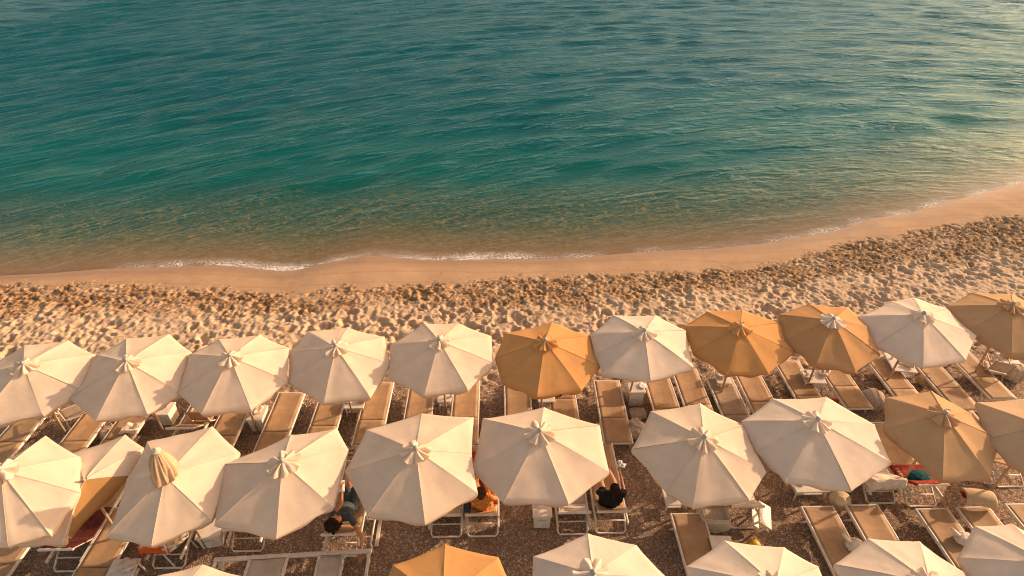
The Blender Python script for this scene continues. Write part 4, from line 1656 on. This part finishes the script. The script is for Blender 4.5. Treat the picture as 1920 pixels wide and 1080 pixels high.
def person(label, L, pose, skin, hair, top, hairstyle='bun', top_name='shirt'):
    """pose in the lounger's own frame: joints as (x, y, z)"""
    J = {k: on_lounger(L, *v) for k, v in pose.items() if isinstance(v, tuple)}
    root = thing('person', label, 'person', (J['pelvis'].x, J['pelvis'].y, J['pelvis'].z - .12))
    off = root.location.copy()
    J = {k: v - off for k, v in J.items()}
    fwd = pose['look']
    rotm = Matrix.Rotation(L.rotation_euler.z, 3, 'Z')
    fwd = (rotm @ Vector(fwd)).normalized()
    bm = bmesh.new()
    C_ = lambda a, b, ra, rb: capsule(bm, a, b, ra, rb)
    shl, shr = J['sh_l'], J['sh_r']
    hpl, hpr = J['hip_l'], J['hip_r']
    ch = (shl + shr) / 2
    xax = (shr - shl).normalized()
    # trunk
    C_(hpl, hpr, .105, .105)
    C_(J['pelvis'], J['chest'], .125, .13)
    C_(J['chest'] - xax * .07, J['chest'] + xax * .07, .125, .125)
    C_(shl + xax * .03, shr - xax * .03, .062, .062)
    C_(J['chest'], J['neck'], .10, .055)
    C_(J['neck'], J['head'] , .052, .055)
    # head: skull, face, jaw, nose, ears, brow
    hd = J['head']
    upv = (J['head'] - J['neck']).normalized()
    f_ = (fwd - upv * fwd.dot(upv)).normalized()
    sd = f_.cross(upv).normalized()
    C_(hd - f_ * .018 + upv * .045, hd + f_ * .030 + upv * .045, .088, .080)
    C_(hd + f_ * .03, hd + f_ * .052 - upv * .045, .066, .042)
    C_(hd + f_ * .112 + upv * .035, hd + f_ * .128 + upv * .004, .009, .014)
    C_(hd + f_ * .098 - sd * .018 - upv * .028, hd + f_ * .098 + sd * .018 - upv * .028, .010, .010)
    for s in (-1, 1):
        C_(hd + sd * s * .083 + upv * .035, hd + sd * s * .088 + upv * .0, .018, .013)
        C_(hd + sd * s * .045 + f_ * .098 + upv * .058, hd + sd * s * .02 + f_ * .108 + upv * .058, .010, .010)
    # limbs
    for s, sh in (('l', shl), ('r', shr)):
        C_(sh, J['el_' + s], .050, .040)
        C_(J['el_' + s], J['wr_' + s], .040, .026)
        d = (J['wr_' + s] - J['el_' + s])
        hand(bm, J['wr_' + s], pose.get('hdir_' + s) or d, pose.get('thumb_' + s) or (upv if s == 'l' else upv), pose.get('palm_' + s) or f_, pose.get('curl_' + s, .6))
        hp = J['hip_' + s]
        C_(hp, J['kn_' + s], .090, .060)
        C_(J['kn_' + s], J['an_' + s], .058, .036)
        an = J['an_' + s]
        tdir = (J['toe_' + s] - an)
        C_(an - tdir.normalized() * .03, J['toe_' + s], .034, .028)
        for k in range(5):
            q = J['toe_' + s] + xax * (k - 2) * .015
            C_(q - tdir.normalized() * .02, q + tdir.normalized() * .03, .012, .009)
    body = remeshed('body', bm, skin, root, .0065, 5)
    # clothing follows the trunk, a little larger, ending at neckline, cuffs and hem
    bm = bmesh.new()
    C_(hpl, hpr, .120, .120)
    C_(J['pelvis'], J['chest'], .142, .147)
    C_(J['chest'] - xax * .07, J['chest'] + xax * .07, .139, .139)
    C_(shl + xax * .02, shr - xax * .02, .074, .074)
    for s, sh in (('l', shl), ('r', shr)):
        k = pose.get('sleeve', .45)
        if k > 0:
            C_(sh, sh.lerp(J['el_' + s], k), .062, .060)
        k = pose.get('skirt', .55)
        C_(J['hip_' + s], J['hip_' + s].lerp(J['kn_' + s], k), .108, .105 - .02 * k)
    remeshed(top_name, bm, top, root, .010, 4, .010)
    # hair
    bm = bmesh.new()
    C_(hd - f_ * .030 + upv * .062, hd + f_ * .012 + upv * .068, .098, .090)
    C_(hd - f_ * .045 + upv * .02, hd - f_ * .055 - upv * .03, .080, .055)
    if hairstyle == 'bun':
        C_(hd - f_ * .10 + upv * .09, hd - f_ * .13 + upv * .10, .045, .040)
    elif hairstyle == 'curly':
        rr = random.Random(4)
        for k in range(60):
            v = Vector((rr.gauss(0, 1), rr.gauss(0, 1), rr.gauss(0, 1))).normalized()
            if v.dot(f_) > .35: continue
            q = hd - f_ * .03 + upv * .045 + v * rr.uniform(.10, .155)
            C_(q, q + v * .01, .036, .03)
    elif hairstyle == 'long':
        for k in range(-3, 4):
            C_(hd - f_ * .07 + sd * k * .022, hd - f_ * .10 - upv * .17 + sd * k * .028, .035, .02)
    remeshed('hair', bm, hair, root, .008, 3, .012)
    return root, off


def seat_pose(ang, lean=0.0, py=-.60, **kw):
    a = R(ang)
    d = Vector((lean, -math.cos(a), math.sin(a)))
    pel = Vector((0, py, LZ + .15))
    def up(s, x=0.0, f=0.0):
        p = pel + d * s + Vector((x, f * math.sin(a), f * math.cos(a)))
        return tuple(p)
    pose = dict(pelvis=tuple(pel), chest=up(.30), neck=up(.50), head=up(.60, 0, .02),
                sh_l=up(.44, -.17), sh_r=up(.44, .17), hip_l=(-.09, py + .03, LZ + .13), hip_r=(.09, py + .03, LZ + .13),
                kn_l=(-.13, py + .42, LZ + .24), kn_r=(.13, py + .42, LZ + .22), an_l=(-.11, py + .80, LZ + .07), an_r=(.11, py + .80, LZ + .07),
                toe_l=(-.13, py + .88, LZ + .19), toe_r=(.13, py + .88, LZ + .19),
                el_l=up(.22, -.27, .05), el_r=up(.22, .27, .05), wr_l=up(.16, -.16, .24), wr_r=up(.16, .16, .24),
                look=(0, 1, .1))
    pose.update(kw)
    return pose


# the person in orange, seen from behind, forearms in the lap
pz = seat_pose(74, 0.0, sleeve=.12, skirt=.8)
person('person in an orange dress seated with the back to the camera', LP2, pz, 'skin', 'hair2', 'dress', 'bun', 'dress')
# the person in black holding a white flower bunch out to the right
pz = seat_pose(74, 0.0, sleeve=.62, skirt=.5)
pz['el_r'] = (.25, -.50, .70)
pz['wr_r'] = (.22, -.30, .84)
pz['el_l'] = (-.26, -.48, .66)
pz['wr_l'] = (-.22, -.27, .78)
pz['palm_r'] = (-1, 0, 0)
r3, off3 = person('person in a black top seated with the back to the camera holding white flowers', LP3, pz, 'skin2', 'hair', 'black', 'bun', 'shirt')
wr = on_lounger(LP3, .205, -.20, .88)
t = thing('flower_bunch', 'bunch of white flowers held up by the person in black', 'flowers', wr)
bm = bmesh.new()
rr = random.Random(3)
for k in range(26):
    v = Vector((rr.gauss(0, 1), rr.gauss(0, 1), abs(rr.gauss(0, 1)))).normalized() * rr.uniform(.02, .085)
    ellipsoid(bm, v + Vector((.02, .03, .12)), (.03, .03, .022), 2, .3, 8, k)
link('petals', bm, 'flower', t, True)
bm = bmesh.new()
for k in range(5):
    tube(bm, [(0, 0, -.08), (.01 * k - .02, .02, .10)], .004, 5)
link('stems', bm, 'wood', t, True)

# the woman in slate blue: reclining, one arm dangling to the ground, a page in the other hand
LP1 = by_label('lounger on which the woman in slate blue reclines')
pz = seat_pose(34, 0.0, py=-.24, sleeve=.30, skirt=.75)
pz['head'] = tuple(Vector(pz['head']) + Vector((-.05, -.06, .02)))
pz['neck'] = tuple(Vector(pz['neck']) + Vector((-.02, -.02, .0)))
pz['el_r'] = (.37, -.82, .40)
pz['wr_r'] = (.36, -1.03, .22)
pz['thumb_r'] = (-1, .2, 0)
pz['palm_r'] = (0, -1, 0)
pz['curl_r'] = .25
pz['el_l'] = (-.03, -.40, .80)
pz['wr_l'] = (-.02, -.24, .97)
pz['kn_l'] = (.04, .02, .80)
pz['kn_r'] = (.19, .00, .74)
pz['an_l'] = (.02, .22, .40)
pz['an_r'] = (.16, .24, .40)
pz['toe_l'] = (.02, .36, .36)
pz['toe_r'] = (.18, .38, .36)
pz['look'] = (.25, 1, .25)
person('woman in slate blue reclining with one bare arm dangling to the gravel', LP1, pz, 'skin', 'hair', 'slate', 'curly', 'dress')
p = on_lounger(LP1, -.12, -.20, .97)
t = thing('magazine', 'open white page held by the woman in slate blue', 'magazine', p, R(10))
for s in (-1, 1):
    bm = bmesh.new()
    def f(u, v):
        return Vector((s * (.005 + .14 * u), -.10 + .20 * v, .03 * math.sin(u * 2.4) + .06 * v))
    sheet(bm, f, 6, 5, .003)
    link('page', bm, 'paper', t, True)

# resting person under the first orange parasol
LP4 = by_label('flat tan lounger under the orange parasol with a dark haired person on it')
pz = dict(pelvis=(0, .58, .43), chest=(0, .28, .44), neck=(0, .09, .43), head=(-.02, -.01, .45),
          sh_l=(.17, .13, .42), sh_r=(-.17, .13, .42), hip_l=(.09, .62, .42), hip_r=(-.09, .62, .42),
          kn_l=(.11, 1.0, .44), kn_r=(-.11, 1.0, .44), an_l=(.10, 1.06, .10), an_r=(-.10, 1.06, .10),
          toe_l=(.12, 1.18, .05), toe_r=(-.12, 1.18, .05), el_l=(.27, .32, .40), el_r=(-.27, .32, .40),
          wr_l=(.24, .54, .38), wr_r=(-.24, .54, .38), look=(-.1, -.1, 1), sleeve=.3, skirt=.5)
LP4.rotation_euler.z = LP4.rotation_euler.z
person('dark haired person lying under the first deep orange parasol', LP4, pz, 'skin', 'hair', 'maroon', 'bun', 'swimsuit')
